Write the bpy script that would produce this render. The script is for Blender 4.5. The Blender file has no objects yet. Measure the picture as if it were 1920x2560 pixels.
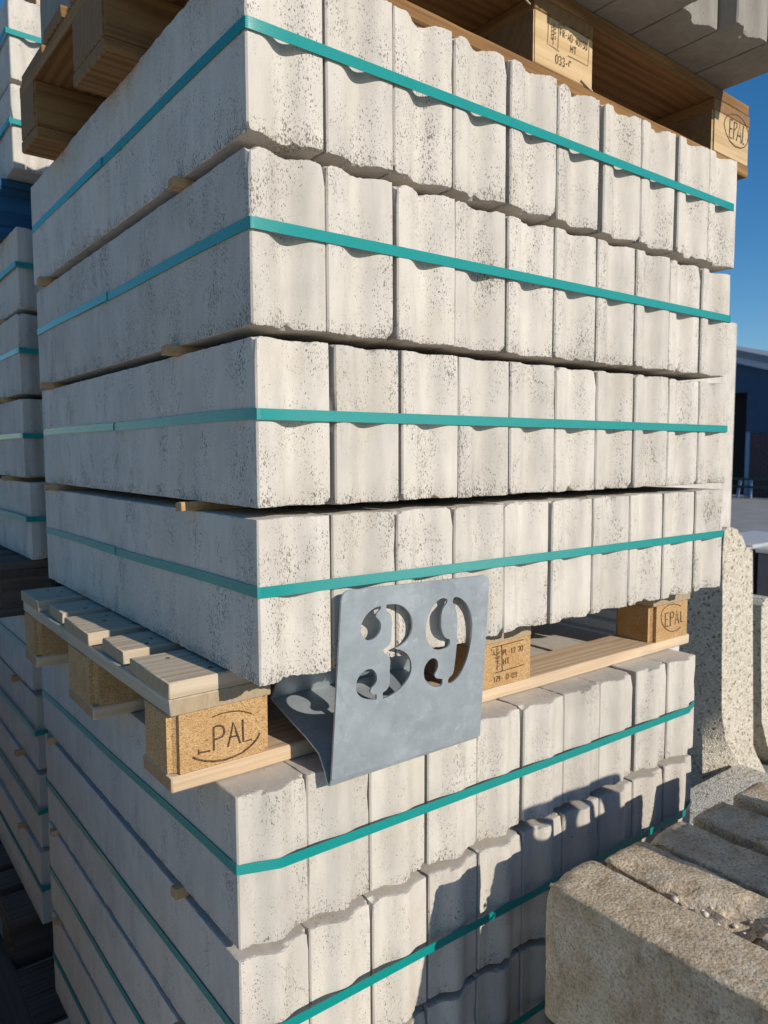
import bpy, bmesh, math, random
from mathutils import Vector, Matrix, noise

random.seed(7)
scene = bpy.context.scene
COL = scene.collection

# ------------------------------------------------------------------ camera
CAM_LOC = (-0.4166, -0.7889, 0.2864)
YAW, PITCH, ROLL = -0.6560, -0.0813, -0.0036
cam_data = bpy.data.cameras.new("camera")
cam_data.sensor_fit = 'VERTICAL'
cam_data.sensor_height = 36.0
cam_data.lens = 36.0 * 1864.4 / 2560.0
cam_data.clip_start = 0.02
cam_data.clip_end = 1500.0
cam_data.dof.use_dof = True
cam_data.dof.focus_distance = 1.05
cam_data.dof.aperture_fstop = 9.0
cam = bpy.data.objects.new("camera", cam_data)
COL.objects.link(cam)
_fw = Vector((-math.sin(YAW) * math.cos(PITCH), math.cos(YAW) * math.cos(PITCH), math.sin(PITCH)))
_r0 = Vector((math.cos(YAW), math.sin(YAW), 0))
_u0 = _r0.cross(_fw)
_r = math.cos(ROLL) * _r0 + math.sin(ROLL) * _u0
_u = -math.sin(ROLL) * _r0 + math.cos(ROLL) * _u0
m3 = Matrix((_r, _u, -_fw)).transposed()
cam.matrix_world = Matrix.Translation(CAM_LOC) @ m3.to_4x4()
scene.camera = cam

# ------------------------------------------------------------------ sun and sky
TO_SUN = Vector((0.11, -1.0, 0.45)).normalized()
EL = math.asin(TO_SUN.z)
world = bpy.data.worlds.new("World")
scene.world = world
world.use_nodes = True
wn = world.node_tree
bg = wn.nodes["Background"]
sky = wn.nodes.new("ShaderNodeTexSky")
sky.sky_type = 'NISHITA'
sky.sun_disc = False
sky.sun_elevation = EL
sky.sun_rotation = math.atan2(TO_SUN.x, TO_SUN.y)
sky.air_density = 1.0
sky.dust_density = 0.1
sky.ozone_density = 4.0
hs = wn.nodes.new("ShaderNodeHueSaturation")
hs.inputs["Saturation"].default_value = 1.27
wn.links.new(sky.outputs[0], hs.inputs["Color"])
wn.links.new(hs.outputs[0], bg.inputs[0])
bg.inputs[1].default_value = 0.105
sun_data = bpy.data.lights.new("sun", 'SUN')
sun_data.energy = 4.05
sun_data.angle = math.radians(0.53)
sun_data.color = (1.0, 0.93, 0.82)
sun = bpy.data.objects.new("sun", sun_data)
sun.rotation_euler = TO_SUN.to_track_quat('Z', 'Y').to_euler()
COL.objects.link(sun)
scene.view_settings.view_transform = 'Standard'
scene.view_settings.look = 'None'
scene.view_settings.exposure = 0.1
scene.view_settings.gamma = 1.0
scene.view_settings.use_curve_mapping = False


# ------------------------------------------------------------------ material helpers
class NT:
    def __init__(self, name):
        self.m = bpy.data.materials.new(name)
        self.m.use_nodes = True
        self.t = self.m.node_tree
        self.b = self.t.nodes["Principled BSDF"]

    def n(self, typ, **kw):
        nd = self.t.nodes.new(typ)
        for k, v in kw.items():
            setattr(nd, k, v)
        return nd

    def l(self, a, b):
        self.t.links.new(a, b)

    def val(self, sock, v):
        if isinstance(v, bpy.types.NodeSocket):
            self.l(v, sock)
        else:
            sock.default_value = v

    def math(self, op, a, b=0.0, clamp=False):
        nd = self.n("ShaderNodeMath", operation=op)
        nd.use_clamp = clamp
        self.val(nd.inputs[0], a)
        self.val(nd.inputs[1], b)
        return nd.outputs[0]

    def ramp(self, fac, stops):
        nd = self.n("ShaderNodeValToRGB")
        cr = nd.color_ramp
        while len(cr.elements) < len(stops):
            cr.elements.new(0.5)
        for e, (p, c) in zip(cr.elements, stops):
            e.position = p
            e.color = (c[0], c[1], c[2], 1) if not isinstance(c, (int, float)) else (c, c, c, 1)
        self.l(fac, nd.inputs[0])
        return nd.outputs[0]

    def mix(self, fac, a, b, mode='MIX'):
        nd = self.n("ShaderNodeMix", data_type='RGBA', blend_type=mode)
        self.val(nd.inputs[0], fac)
        for s, v in ((nd.inputs[6], a), (nd.inputs[7], b)):
            if isinstance(v, tuple):
                s.default_value = (v[0], v[1], v[2], 1)
            else:
                self.l(v, s)
        return nd.outputs[2]

    def coords(self, scale=(1, 1, 1), rnd=13.0):
        tc = self.n("ShaderNodeTexCoord")
        oi = self.n("ShaderNodeObjectInfo")
        off = self.n("ShaderNodeVectorMath", operation='SCALE')
        off.inputs[0].default_value = (rnd, rnd * 1.7, rnd * 0.6)
        self.l(oi.outputs["Random"], off.inputs[3])
        add = self.n("ShaderNodeVectorMath", operation='ADD')
        self.l(tc.outputs["Object"], add.inputs[0])
        self.l(off.outputs[0], add.inputs[1])
        self.base = add.outputs[0]
        self.tc = tc
        self.rand = oi.outputs["Random"]
        return self.scaled(scale)

    def scaled(self, scale):
        mp = self.n("ShaderNodeVectorMath", operation='MULTIPLY')
        self.l(self.base, mp.inputs[0])
        mp.inputs[1].default_value = scale
        return mp.outputs[0]

    def noise(self, vec, scale, detail=3.0, rough=0.55, dist=0.0):
        nd = self.n("ShaderNodeTexNoise")
        self.l(vec, nd.inputs["Vector"])
        nd.inputs["Scale"].default_value = scale
        nd.inputs["Detail"].default_value = detail
        nd.inputs["Roughness"].default_value = rough
        nd.inputs["Distortion"].default_value = dist
        return nd.outputs["Fac"]

    def voro(self, vec, scale, feature='F1', out="Distance", rnd=1.0):
        nd = self.n("ShaderNodeTexVoronoi", feature=feature)
        self.l(vec, nd.inputs["Vector"])
        nd.inputs["Scale"].default_value = scale
        nd.inputs["Randomness"].default_value = rnd
        return nd.outputs[out]

    def bump(self, h, strength, dist, normal=None):
        nd = self.n("ShaderNodeBump")
        self.l(h, nd.inputs["Height"])
        nd.inputs["Strength"].default_value = strength
        nd.inputs["Distance"].default_value = dist
        if normal is not None:
            self.l(normal, nd.inputs["Normal"])
        return nd.outputs[0]

    def done(self, color, rough, normal=None, metallic=0.0, spec=0.5):
        self.val(self.b.inputs["Base Color"], color if not isinstance(color, tuple) else (*color, 1))
        self.val(self.b.inputs["Roughness"], rough)
        self.val(self.b.inputs["Metallic"], metallic)
        self.b.inputs["Specular IOR Level"].default_value = spec
        if normal is not None:
            self.l(normal, self.b.inputs["Normal"])
        return self.m


def concrete(name, light, dark, pits):
    k = NT(name)
    v = k.coords()
    drag = k.scaled((1.0, 1.0, 0.45))
    big = k.noise(v, 9.0, 3)
    mid = k.noise(k.scaled((1, 1, 0.25)), 60.0, 3)
    fine = k.noise(v, 900.0, 2)
    streak = k.noise(k.scaled((1, 1, 0.06)), 380.0, 2)
    tone = k.math('ADD', k.math('MULTIPLY', big, 0.55), k.math('MULTIPLY', mid, 0.45))
    col = k.ramp(tone, [(0.33, dark), (0.62, light)])
    col = k.mix(k.math('MULTIPLY', k.math('SUBTRACT', fine, 0.35), 0.30, True), col, (dark[0] * .62, dark[1] * .62, dark[2] * .62))
    col = k.mix(k.math('MULTIPLY', k.math('SUBTRACT', streak, 0.5), 0.5, True), col, (dark[0] * .75, dark[1] * .75, dark[2] * .75))
    stain = k.noise(v, 5.0, 2)
    col = k.mix(k.math('MULTIPLY', k.math('SUBTRACT', stain, 0.58), 1.4, True), col, (light[0] * .92, light[1] * .80, light[2] * .62))
    # air holes dragged in the stripping direction, in clusters
    gate = k.noise(k.scaled((1, 1, 0.5)), 20.0, 4, 0.6)
    sz = k.n("ShaderNodeSeparateXYZ")
    k.l(k.tc.outputs["Object"], sz.inputs[0])
    sn = k.n("ShaderNodeSeparateXYZ")
    k.l(k.tc.outputs["Normal"], sn.inputs[0])
    side = k.math('SUBTRACT', 1.0, k.math('ABSOLUTE', sn.outputs[2]), True)
    low = k.math('MULTIPLY', k.math('SUBTRACT', 0.022, sz.outputs[2]), 14.0, True)
    gate = k.math('ADD', gate, k.math('MULTIPLY', k.math('MULTIPLY', low, side), 0.7))
    warp = k.n("ShaderNodeTexNoise")
    k.l(drag, warp.inputs["Vector"])
    warp.inputs["Scale"].default_value = 420.0
    warp.inputs["Detail"].default_value = 3.0
    wv = k.n("ShaderNodeVectorMath", operation='SCALE')
    k.l(warp.outputs["Color"], wv.inputs[0])
    wv.inputs[3].default_value = 0.0038
    dv = k.n("ShaderNodeVectorMath", operation='ADD')
    k.l(drag, dv.inputs[0])
    k.l(wv.outputs[0], dv.inputs[1])
    def holes(scale, lo, gain, cap):
        vn = k.n("ShaderNodeTexVoronoi")
        k.l(dv.outputs[0], vn.inputs["Vector"])
        vn.inputs["Scale"].default_value = scale
        sc = k.n("ShaderNodeSeparateColor")
        k.l(vn.outputs["Color"], sc.inputs[0])
        g = k.math('MULTIPLY', k.math('SUBTRACT', gate, lo), gain * pits, True)
        own = k.math('MULTIPLY', k.math('POWER', sc.outputs[0], 2.0), cap)
        thr = k.math('MULTIPLY', g, own)
        return k.math('MULTIPLY', k.math('SUBTRACT', thr, vn.outputs["Distance"]), 9.0, True)

    pit = k.math('MAXIMUM', k.math('MAXIMUM', holes(780.0, 0.295, 2.3, 0.79), holes(450.0, 0.345, 2.5, 0.66)), holes(250.0, 0.46, 3.2, 0.48))
    col = k.mix(k.math('MULTIPLY', pit, 0.74), col, (0.12, 0.10, 0.078))
    tint = k.math('ADD', 0.90, k.math('MULTIPLY', k.rand, 0.14))
    tv = k.n("ShaderNodeCombineColor")
    for q in range(3):
        k.l(tint, tv.inputs[q])
    col = k.mix(1.0, col, tv.outputs[0], 'MULTIPLY')
    h = k.math('SUBTRACT', k.math('ADD', k.math('MULTIPLY', fine, 0.22), k.math('MULTIPLY', streak, 0.12)), pit)
    nrm = k.bump(h, 0.8, 0.0014)
    return k.done(col, 0.92, nrm, spec=0.25)


def wood(name, light, dark, grey, end, grey_amt=0.5):
    """Grain runs along the local X axis."""
    k = NT(name)
    v = k.coords((0.10, 1, 1), 3.1)
    wave = k.n("ShaderNodeTexWave", wave_type='RINGS', rings_direction='X')
    k.l(v, wave.inputs["Vector"])
    wave.inputs["Scale"].default_value = 17.0
    wave.inputs["Distortion"].default_value = 7.0
    wave.inputs["Detail"].default_value = 2.5
    wave.inputs["Detail Scale"].default_value = 1.2
    fib = k.noise(k.scaled((3, 170, 170)), 1.0, 4, 0.6)
    patch = k.noise(k.scaled((2.0, 12, 12)), 1.0, 3)
    ring = k.math('ADD', k.math('MULTIPLY', wave.outputs["Fac"], 0.26), k.math('MULTIPLY', fib, 0.76))
    col = k.ramp(ring, [(0.22, dark), (0.66, light)])
    col = k.mix(k.math('MULTIPLY', k.math('SUBTRACT', patch, 0.42), 2.6 * grey_amt, True), col, grey)
    dirt = k.noise(k.scaled((5, 16, 16)), 1.0, 4)
    col = k.mix(k.math('MULTIPLY', k.math('SUBTRACT', dirt, 0.56), 2.2, True), col, (dark[0] * .45, dark[1] * .42, dark[2] * .4))
    crack = k.noise(k.scaled((2.2, 95, 95)), 1.0, 3, 0.5)
    ck = k.math('MULTIPLY', k.math('SUBTRACT', crack, 0.70), 14.0, True)
    col = k.mix(k.math('MULTIPLY', ck, 0.8), col, (dark[0] * .25, dark[1] * .22, dark[2] * .2))
    sep = k.n("ShaderNodeSeparateXYZ")
    k.l(k.tc.outputs["Normal"], sep.inputs[0])
    isend = k.math('MULTIPLY', k.math('SUBTRACT', k.math('ABSOLUTE', sep.outputs[0]), 0.7), 5.0, True)
    saw = k.noise(k.scaled((300, 500, 90)), 1.0, 3)
    endc = k.mix(saw, (end[0] * .55, end[1] * .5, end[2] * .45), end)
    col = k.mix(k.math('MULTIPLY', isend, 0.75), col, endc)
    nrm = k.bump(k.math('SUBTRACT', k.math('ADD', fib, k.math('MULTIPLY', saw, 0.4)), k.math('MULTIPLY', ck, 0.8)), 0.7, 0.0013)
    return k.done(col, 0.82, nrm, spec=0.25)


def chipboard(name, a, b, c):
    k = NT(name)
    v = k.coords((1, 1, 1), 2.3)
    vo = k.n("ShaderNodeTexVoronoi")
    k.l(k.scaled((1, 1, 1.5)), vo.inputs["Vector"])
    vo.inputs["Scale"].default_value = 620.0
    sp = k.n("ShaderNodeSeparateColor")
    k.l(vo.outputs["Color"], sp.inputs[0])
    col = k.ramp(sp.outputs[0], [(0.0, c), (0.25, b), (0.75, a), (1.0, (a[0] * 1.25, a[1] * 1.25, a[2] * 1.35))])
    big = k.noise(v, 22.0, 3)
    col = k.mix(k.math('MULTIPLY', k.math('SUBTRACT', big, 0.45), 1.8, True), col, (b[0] * .85, b[1] * .72, b[2] * .5))
    h = k.math('ADD', k.math('MULTIPLY', vo.outputs["Distance"], 0.6), k.noise(v, 500.0, 2))
    return k.done(col, 0.85, k.bump(h, 0.6, 0.001), spec=0.2)


M = {}
M['concrete'] = concrete("pale_concrete", (0.645, 0.59, 0.517), (0.515, 0.47, 0.41), 1.0)
M['concrete_smooth'] = concrete("pale_concrete_smooth", (0.63, 0.577, 0.503), (0.505, 0.463, 0.405), 0.85)
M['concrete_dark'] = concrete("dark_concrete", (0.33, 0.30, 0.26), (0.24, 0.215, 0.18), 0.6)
M['board'] = wood("weathered_board", (0.56, 0.46, 0.34), (0.38, 0.29, 0.19), (0.50, 0.455, 0.39), (0.42, 0.32, 0.20), 0.6)
M['board_fresh'] = wood("fresh_board", (0.66, 0.50, 0.34), (0.46, 0.31, 0.18), (0.50, 0.41, 0.31), (0.40, 0.20, 0.08), 0.35)
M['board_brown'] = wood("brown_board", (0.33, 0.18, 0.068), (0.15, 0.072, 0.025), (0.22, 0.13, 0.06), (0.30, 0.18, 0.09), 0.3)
M['board_blue'] = wood("blue_painted_board", (0.022, 0.10, 0.19), (0.014, 0.06, 0.12), (0.03, 0.11, 0.20), (0.025, 0.08, 0.15), 0.5)
M['block_wood'] = wood("block_wood", (0.60, 0.43, 0.24), (0.42, 0.26, 0.12), (0.42, 0.29, 0.165), (0.19, 0.115, 0.06), 0.6)
M['board_dark'] = wood("dark_weathered_board", (0.13, 0.10, 0.078), (0.07, 0.052, 0.04), (0.12, 0.105, 0.09), (0.09, 0.07, 0.05), 0.4)  # wood colour darkened to carry the deep shade round the rear stack
M['chip'] = chipboard("pressed_chip_block", (0.50, 0.325, 0.16), (0.43, 0.26, 0.11), (0.26, 0.14, 0.055))
M['lath'] = wood("lath_wood", (0.58, 0.38, 0.20), (0.42, 0.25, 0.11), (0.48, 0.33, 0.2), (0.50, 0.31, 0.16), 0.2)

k = NT("branded_mark")
k.coords()
M['brand'] = k.done(k.mix(k.ramp(k.noise(k.base, 260, 4, 0.7), [(0.38, 0.0), (0.68, 1.0)]), (0.03, 0.014, 0.007), (0.17, 0.09, 0.04)), 0.85)

k = NT("teal_plastic_strap")
v = k.coords((1, 1, 1), 0.0)
sx = k.n("ShaderNodeSeparateXYZ")
k.l(v, sx.inputs[0])
s_ = k.math('ADD', sx.outputs[0], sx.outputs[1])
a1 = k.math('SINE', k.math('MULTIPLY', k.math('ADD', s_, k.math('MULTIPLY', sx.outputs[2], 1.0)), 2600.0))
a2 = k.math('SINE', k.math('MULTIPLY', k.math('SUBTRACT', s_, k.math('MULTIPLY', sx.outputs[2], 1.0)), 2600.0))
em = k.math('MAXIMUM', a1, a2)
col = k.mix(k.noise(k.base, 14.0, 3), (0.0, 0.235, 0.215), (0.0, 0.285, 0.262))
k.b.inputs['Coat Weight'].default_value = 0.22
k.b.inputs['Coat Roughness'].default_value = 0.12
M['strap'] = k.done(col, 0.32, k.bump(em, 0.6, 0.0003), spec=0.45)

k = NT("galvanised_steel")
v = k.coords((1, 1, 1), 0.0)
w_ = k.n("ShaderNodeTexVoronoi")
wn1 = k.n("ShaderNodeTexNoise")
k.l(v, wn1.inputs["Vector"])
wn1.inputs["Scale"].default_value = 45.0
wn1.inputs["Detail"].default_value = 3
mv = k.n("ShaderNodeVectorMath", operation='SCALE')
k.l(wn1.outputs["Color"], mv.inputs[0])
mv.inputs[3].default_value = 0.05
av = k.n("ShaderNodeVectorMath", operation='ADD')
k.l(v, av.inputs[0])
k.l(mv.outputs[0], av.inputs[1])
k.l(av.outputs[0], w_.inputs["Vector"])
w_.inputs["Scale"].default_value = 70.0
sp = k.n("ShaderNodeSeparateColor")
k.l(w_.outputs["Color"], sp.inputs[0])
soft = k.noise(v, 13.0, 5, 0.62)
col = k.ramp(soft, [(0.32, (0.30, 0.335, 0.36)), (0.68, (0.44, 0.485, 0.51))])
col = k.mix(k.math('MULTIPLY', sp.outputs[0], 0.34), col, (0.29, 0.325, 0.35))
wear = k.noise(k.scaled((1.0, 1, 0.8)), 55.0, 6, 0.75)
col = k.mix(k.math('MULTIPLY', k.math('SUBTRACT', wear, 0.58), 4.5, True), col, (0.60, 0.63, 0.65))
scr = k.noise(k.scaled((14, 2, 1)), 22.0, 4, 0.7)
col = k.mix(k.math('MULTIPLY', k.math('SUBTRACT', scr, 0.62), 2.5, True), col, (0.52, 0.55, 0.57))
drk = k.noise(k.scaled((3, 1, 5)), 16.0, 5, 0.75)
col = k.mix(k.math('MULTIPLY', k.math('SUBTRACT', drk, 0.66), 4.0, True), col, (0.20, 0.22, 0.235))
rgh = k.math('ADD', k.math('MULTIPLY', sp.outputs[1], 0.16), 0.42)
M['steel'] = k.done(col, rgh, k.bump(wear, 0.15, 0.0008), metallic=0.35, spec=0.5)

k = NT("exposed_aggregate")
v = k.coords((1, 1, 1), 5.0)
vo = k.n("ShaderNodeTexVoronoi")
k.l(v, vo.inputs["Vector"])
vo.inputs["Scale"].default_value = 115.0
sp = k.n("ShaderNodeSeparateColor")
k.l(vo.outputs["Color"], sp.inputs[0])
col = k.ramp(sp.outputs[0], [(0.0, (0.17, 0.135, 0.10)), (0.08, (0.34, 0.28, 0.20)), (0.18, (0.58, 0.51, 0.40)), (0.7, (0.70, 0.635, 0.52)), (1.0, (0.78, 0.73, 0.63))])
edge = k.voro(v, 115.0, 'DISTANCE_TO_EDGE')
col = k.mix(k.math('MULTIPLY', k.math('SUBTRACT', 0.16, edge), 5.0, True), col, (0.50, 0.435, 0.34))
vo2 = k.voro(v, 260.0, 'F1', "Distance")
hh = k.math('ADD', k.math('MULTIPLY', edge, 1.6), k.math('MULTIPLY', vo2, -0.4))
M['aggregate'] = k.done(col, 0.9, k.bump(hh, 1.0, 0.0038), spec=0.2)

k = NT("weathered_old_concrete")
v = k.coords((1, 1, 1), 7.0)
b1 = k.noise(v, 19.0, 6, 0.72)
b2 = k.noise(v, 240.0, 5, 0.75)
b3 = k.noise(k.scaled((1, 1, 0.4)), 42.0, 4, 0.65)
col = k.ramp(b1, [(0.30, (0.44, 0.325, 0.20)), (0.48, (0.62, 0.49, 0.34)), (0.66, (0.75, 0.655, 0.51))])
col = k.mix(k.math('MULTIPLY', k.math('SUBTRACT', b2, 0.33), 5.0, True), (0.25, 0.195, 0.13), col)
col = k.mix(k.math('MULTIPLY', k.math('SUBTRACT', b3, 0.55), 4.0, True), col, (0.24, 0.175, 0.11))
rust = k.noise(v, 11.0, 3, 0.6)
col = k.mix(k.math('MULTIPLY', k.math('SUBTRACT', rust, 0.66), 4.0, True), col, (0.38, 0.20, 0.09))
vg = k.n("ShaderNodeTexVoronoi")
k.l(v, vg.inputs["Vector"])
vg.inputs["Scale"].default_value = 210.0
sg = k.n("ShaderNodeSeparateColor")
k.l(vg.outputs["Color"], sg.inputs[0])
peb = k.math('MULTIPLY', k.math('SUBTRACT', sg.outputs[0], 0.80), 6.0, True)
col = k.mix(k.math('MULTIPLY', peb, 0.6), col, (0.50, 0.44, 0.35))
hh = k.math('ADD', k.math('ADD', k.math('MULTIPLY', b2, 1.0), k.math('MULTIPLY', b3, 0.5)), k.math('MULTIPLY', vg.outputs["Distance"], -0.5))
M['old'] = k.done(col, 0.95, k.bump(hh, 0.9, 0.0032), spec=0.15)

k = NT("yard_paving")
v = k.coords((1, 1, 1), 0.0)
col = k.ramp(k.noise(v, 2.0, 6, 0.6), [(0.3, (0.24, 0.23, 0.22)), (0.7, (0.32, 0.31, 0.295))])
M['paving'] = k.done(col, 0.9, k.bump(k.noise(v, 40.0, 4), 0.4, 0.01), spec=0.2)

k = NT("pale_concrete_paving")  # pale surface of the added bounce pad
v = k.coords((1, 1, 1), 0.0)
col = k.ramp(k.noise(v, 3.0, 6, 0.6), [(0.3, (0.40, 0.365, 0.31)), (0.7, (0.50, 0.46, 0.395))])
M['pad'] = k.done(col, 0.9, k.bump(k.noise(v, 60.0, 4), 0.4, 0.006), spec=0.2)


def flat(name, c, rough=0.7, var=0.15, scale=6.0):
    k = NT(name)
    v = k.coords()
    n = k.noise(v, scale, 4)
    return k.done(k.mix(n, (c[0] * (1 - var), c[1] * (1 - var), c[2] * (1 - var)), (c[0] * (1 + var), c[1] * (1 + var), c[2] * (1 + var))), rough, spec=0.3)


M['nail'] = flat("rusty_nail", (0.12, 0.07, 0.045), 0.6, 0.3, 300)
M['navy'] = flat("navy_cladding", (0.035, 0.075, 0.14))
M['fascia'] = flat("pale_fascia", (0.42, 0.46, 0.52))
M['roof'] = flat("grey_roof", (0.20, 0.22, 0.25))
M['dark'] = flat("dark_interior", (0.012, 0.012, 0.014))
M['brick'] = flat("dark_brick", (0.085, 0.055, 0.065))
M['post'] = flat("door_post_paint", (0.20, 0.27, 0.42))
M['green'] = flat("green_rail_paint", (0.02, 0.06, 0.05))
M['cream'] = flat("cream_panel", (0.50, 0.46, 0.36))
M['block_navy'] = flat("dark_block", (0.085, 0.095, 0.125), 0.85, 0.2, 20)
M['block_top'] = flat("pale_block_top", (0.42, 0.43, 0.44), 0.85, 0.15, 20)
M['ridged'] = flat("ridged_grey_concrete", (0.58, 0.56, 0.53), 0.9, 0.2, 60)
M['pebble'] = flat("pale_pebble", (0.62, 0.57, 0.48), 0.6, 0.25, 90)


# ------------------------------------------------------------------ object helpers
def link(o, parent=None):
    COL.objects.link(o)
    if parent is not None:
        o.parent = parent
    return o


def tag(o, label=None, cat=None, group=None, kind=None):
    if label:
        o['label'] = label
    if cat:
        o['category'] = cat
    if group:
        o['group'] = group
    if kind:
        o['kind'] = kind
    return o


def empty(name, loc, rz=0.0):
    o = bpy.data.objects.new(name, None)
    o.empty_display_size = 0.05
    o.location = loc
    o.rotation_euler = (0, 0, rz)
    return link(o)


def mesh_from(name, verts, faces, mat, smooth=None):
    me = bpy.data.meshes.new(name)
    me.from_pydata(verts, [], faces)
    me.materials.append(mat)
    if smooth is not None:
        me.shade_smooth()
        me.set_sharp_from_angle(angle=math.radians(smooth))
    me.update()
    return me


def bm_mesh(name, bm, mat, smooth=None):
    bmesh.ops.recalc_face_normals(bm, faces=bm.faces)
    me = bpy.data.meshes.new(name)
    bm.to_mesh(me)
    bm.free()
    me.materials.append(mat)
    if smooth is not None:
        me.shade_smooth()
        me.set_sharp_from_angle(angle=math.radians(smooth))
    return me


def obj(name, me, loc=(0, 0, 0), parent=None, rot=(0, 0, 0)):
    o = bpy.data.objects.new(name, me)
    o.location = loc
    o.rotation_euler = rot
    return link(o, parent)


def plank_mesh(name, lx, ly, lz, mat, seed=0, bev=0.0025, rag=0.0015, cuts=10):
    """A sawn piece centred on its middle, grain along X, worn edges and ragged ends."""
    rnd = random.Random(seed)
    bm = bmesh.new()
    bmesh.ops.create_cube(bm, size=1.0)
    for v in bm.verts:
        v.co = Vector((v.co.x * lx, v.co.y * ly, v.co.z * lz))
    bmesh.ops.bevel(bm, geom=bm.edges[:], offset=bev, segments=1, affect='EDGES')
    if cuts:
        es = [e for e in bm.edges if abs(e.verts[0].co.x - e.verts[1].co.x) > lx * 0.5]
        bmesh.ops.subdivide_edges(bm, edges=es, cuts=cuts, use_grid_fill=False)
    for v in bm.verts:
        p = v.co * 35 + Vector((seed * 3.7, 0, 0))
        nv = Vector((noise.noise(p), noise.noise(p + Vector((9, 0, 0))), noise.noise(p + Vector((0, 9, 0)))))
        v.co += Vector((nv.x * rag * (1.5 if abs(v.co.x) > lx * .49 else 0), nv.y * rag, nv.z * rag * 0.5))
    return bm_mesh(name, bm, mat, 40)


def box_bm(bm, x0, x1, y0, y1, z0, z1):
    r = bmesh.ops.create_cube(bm, size=1.0)
    for v in r['verts']:
        v.co = Vector(((x0 + x1) / 2 + v.co.x * (x1 - x0), (y0 + y1) / 2 + v.co.y * (y1 - y0), (z0 + z1) / 2 + v.co.z * (z1 - z0)))
    return r['verts']


def box_obj(name, x0, x1, y0, y1, z0, z1, mat, parent=None, bev=0.0):
    bm = bmesh.new()
    c = Vector(((x0 + x1) / 2, (y0 + y1) / 2, (z0 + z1) / 2))
    box_bm(bm, x0 - c.x, x1 - c.x, y0 - c.y, y1 - c.y, z0 - c.z, z1 - c.z)
    if bev:
        bmesh.ops.bevel(bm, geom=bm.edges[:], offset=bev, segments=2, affect='EDGES')
    return obj(name, bm_mesh(name, bm, mat), c, parent)


ORD = ['first', 'second', 'third', 'fourth', 'fifth', 'sixth', 'seventh', 'eighth', 'ninth', 'tenth']

# ------------------------------------------------------------------ data traced for flat print and cut-outs (metres)
HOLES = [[[0.0714,0.2333],[0.071,0.2285],[0.0672,0.2251],[0.0645,0.2221],[0.0644,0.2198],[0.0678,0.2164],[0.0717,0.2119],[0.0737,0.2063],[0.073,0.1998],[0.0702,0.1943],[0.0656,0.1903],[0.0594,0.1884],[0.0531,0.1887],[0.0474,0.192],[0.0426,0.198],[0.0404,0.2035],[0.0401,0.2088],[0.0415,0.215],[0.0454,0.2216],[0.0505,0.2267],[0.0573,0.231],[0.0643,0.2329]],[[0.0802,0.2342],[0.0892,0.2337],[0.0992,0.232],[0.1096,0.2273],[0.1186,0.22],[0.1253,0.2109],[0.1282,0.2009],[0.1281,0.1913],[0.125,0.1829],[0.1187,0.1763],[0.1097,0.1716],[0.101,0.1697],[0.1093,0.1667],[0.119,0.1611],[0.1266,0.1529],[0.1308,0.1431],[0.1316,0.1338],[0.1289,0.1245],[0.1234,0.1172],[0.1154,0.1104],[0.1055,0.1055],[0.0948,0.1022],[0.0833,0.1012],[0.0826,0.111],[0.0898,0.1143],[0.0935,0.1204],[0.0936,0.13],[0.0922,0.144],[0.0927,0.1535],[0.0897,0.1601],[0.0827,0.1661],[0.0743,0.1702],[0.0822,0.1736],[0.0892,0.1778],[0.0916,0.1835],[0.0916,0.1969],[0.0905,0.2118],[0.0887,0.2188],[0.0851,0.2226],[0.0808,0.2258]],[[0.0739,0.1025],[0.0728,0.1107],[0.0653,0.1132],[0.0622,0.1166],[0.0633,0.1198],[0.0686,0.1241],[0.0719,0.1302],[0.0715,0.1364],[0.0681,0.1431],[0.0622,0.148],[0.0557,0.1492],[0.0487,0.1475],[0.0427,0.1433],[0.0385,0.1369],[0.0371,0.1292],[0.0386,0.1215],[0.0438,0.1144],[0.0512,0.1091],[0.061,0.1053]],[[0.1901,0.2278],[0.1901,0.2222],[0.1868,0.2177],[0.1827,0.2126],[0.1812,0.2058],[0.1815,0.1958],[0.183,0.1857],[0.187,0.1765],[0.1932,0.1698],[0.2011,0.1657],[0.2015,0.1613],[0.1992,0.1559],[0.192,0.1535],[0.1809,0.1535],[0.1714,0.157],[0.1626,0.1642],[0.1565,0.1729],[0.1533,0.1832],[0.1529,0.1931],[0.1546,0.2039],[0.1583,0.2131],[0.1639,0.2207],[0.1713,0.2274],[0.181,0.2303]],[[0.2009,0.2257],[0.2043,0.2288],[0.212,0.2275],[0.221,0.2225],[0.2295,0.2149],[0.2363,0.2053],[0.2415,0.1929],[0.2444,0.1793],[0.2445,0.1645],[0.2431,0.15],[0.2398,0.1342],[0.2344,0.1203],[0.2277,0.1097],[0.2197,0.1024],[0.2114,0.0988],[0.2047,0.0991],[0.2027,0.1035],[0.2047,0.1083],[0.2101,0.1116],[0.2127,0.1185],[0.2139,0.1315],[0.2147,0.1489],[0.2143,0.1664],[0.2131,0.184],[0.2111,0.1987],[0.2081,0.2091],[0.203,0.2169]],[[0.1806,0.1361],[0.1817,0.1287],[0.1792,0.1219],[0.1765,0.1174],[0.178,0.1142],[0.1838,0.1112],[0.1919,0.109],[0.1925,0.1019],[0.1907,0.0979],[0.1842,0.0977],[0.1747,0.1004],[0.1651,0.106],[0.1581,0.1138],[0.1549,0.1237],[0.1552,0.1322],[0.1594,0.1392],[0.1663,0.1437],[0.1726,0.1435],[0.178,0.1406]]]
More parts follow.
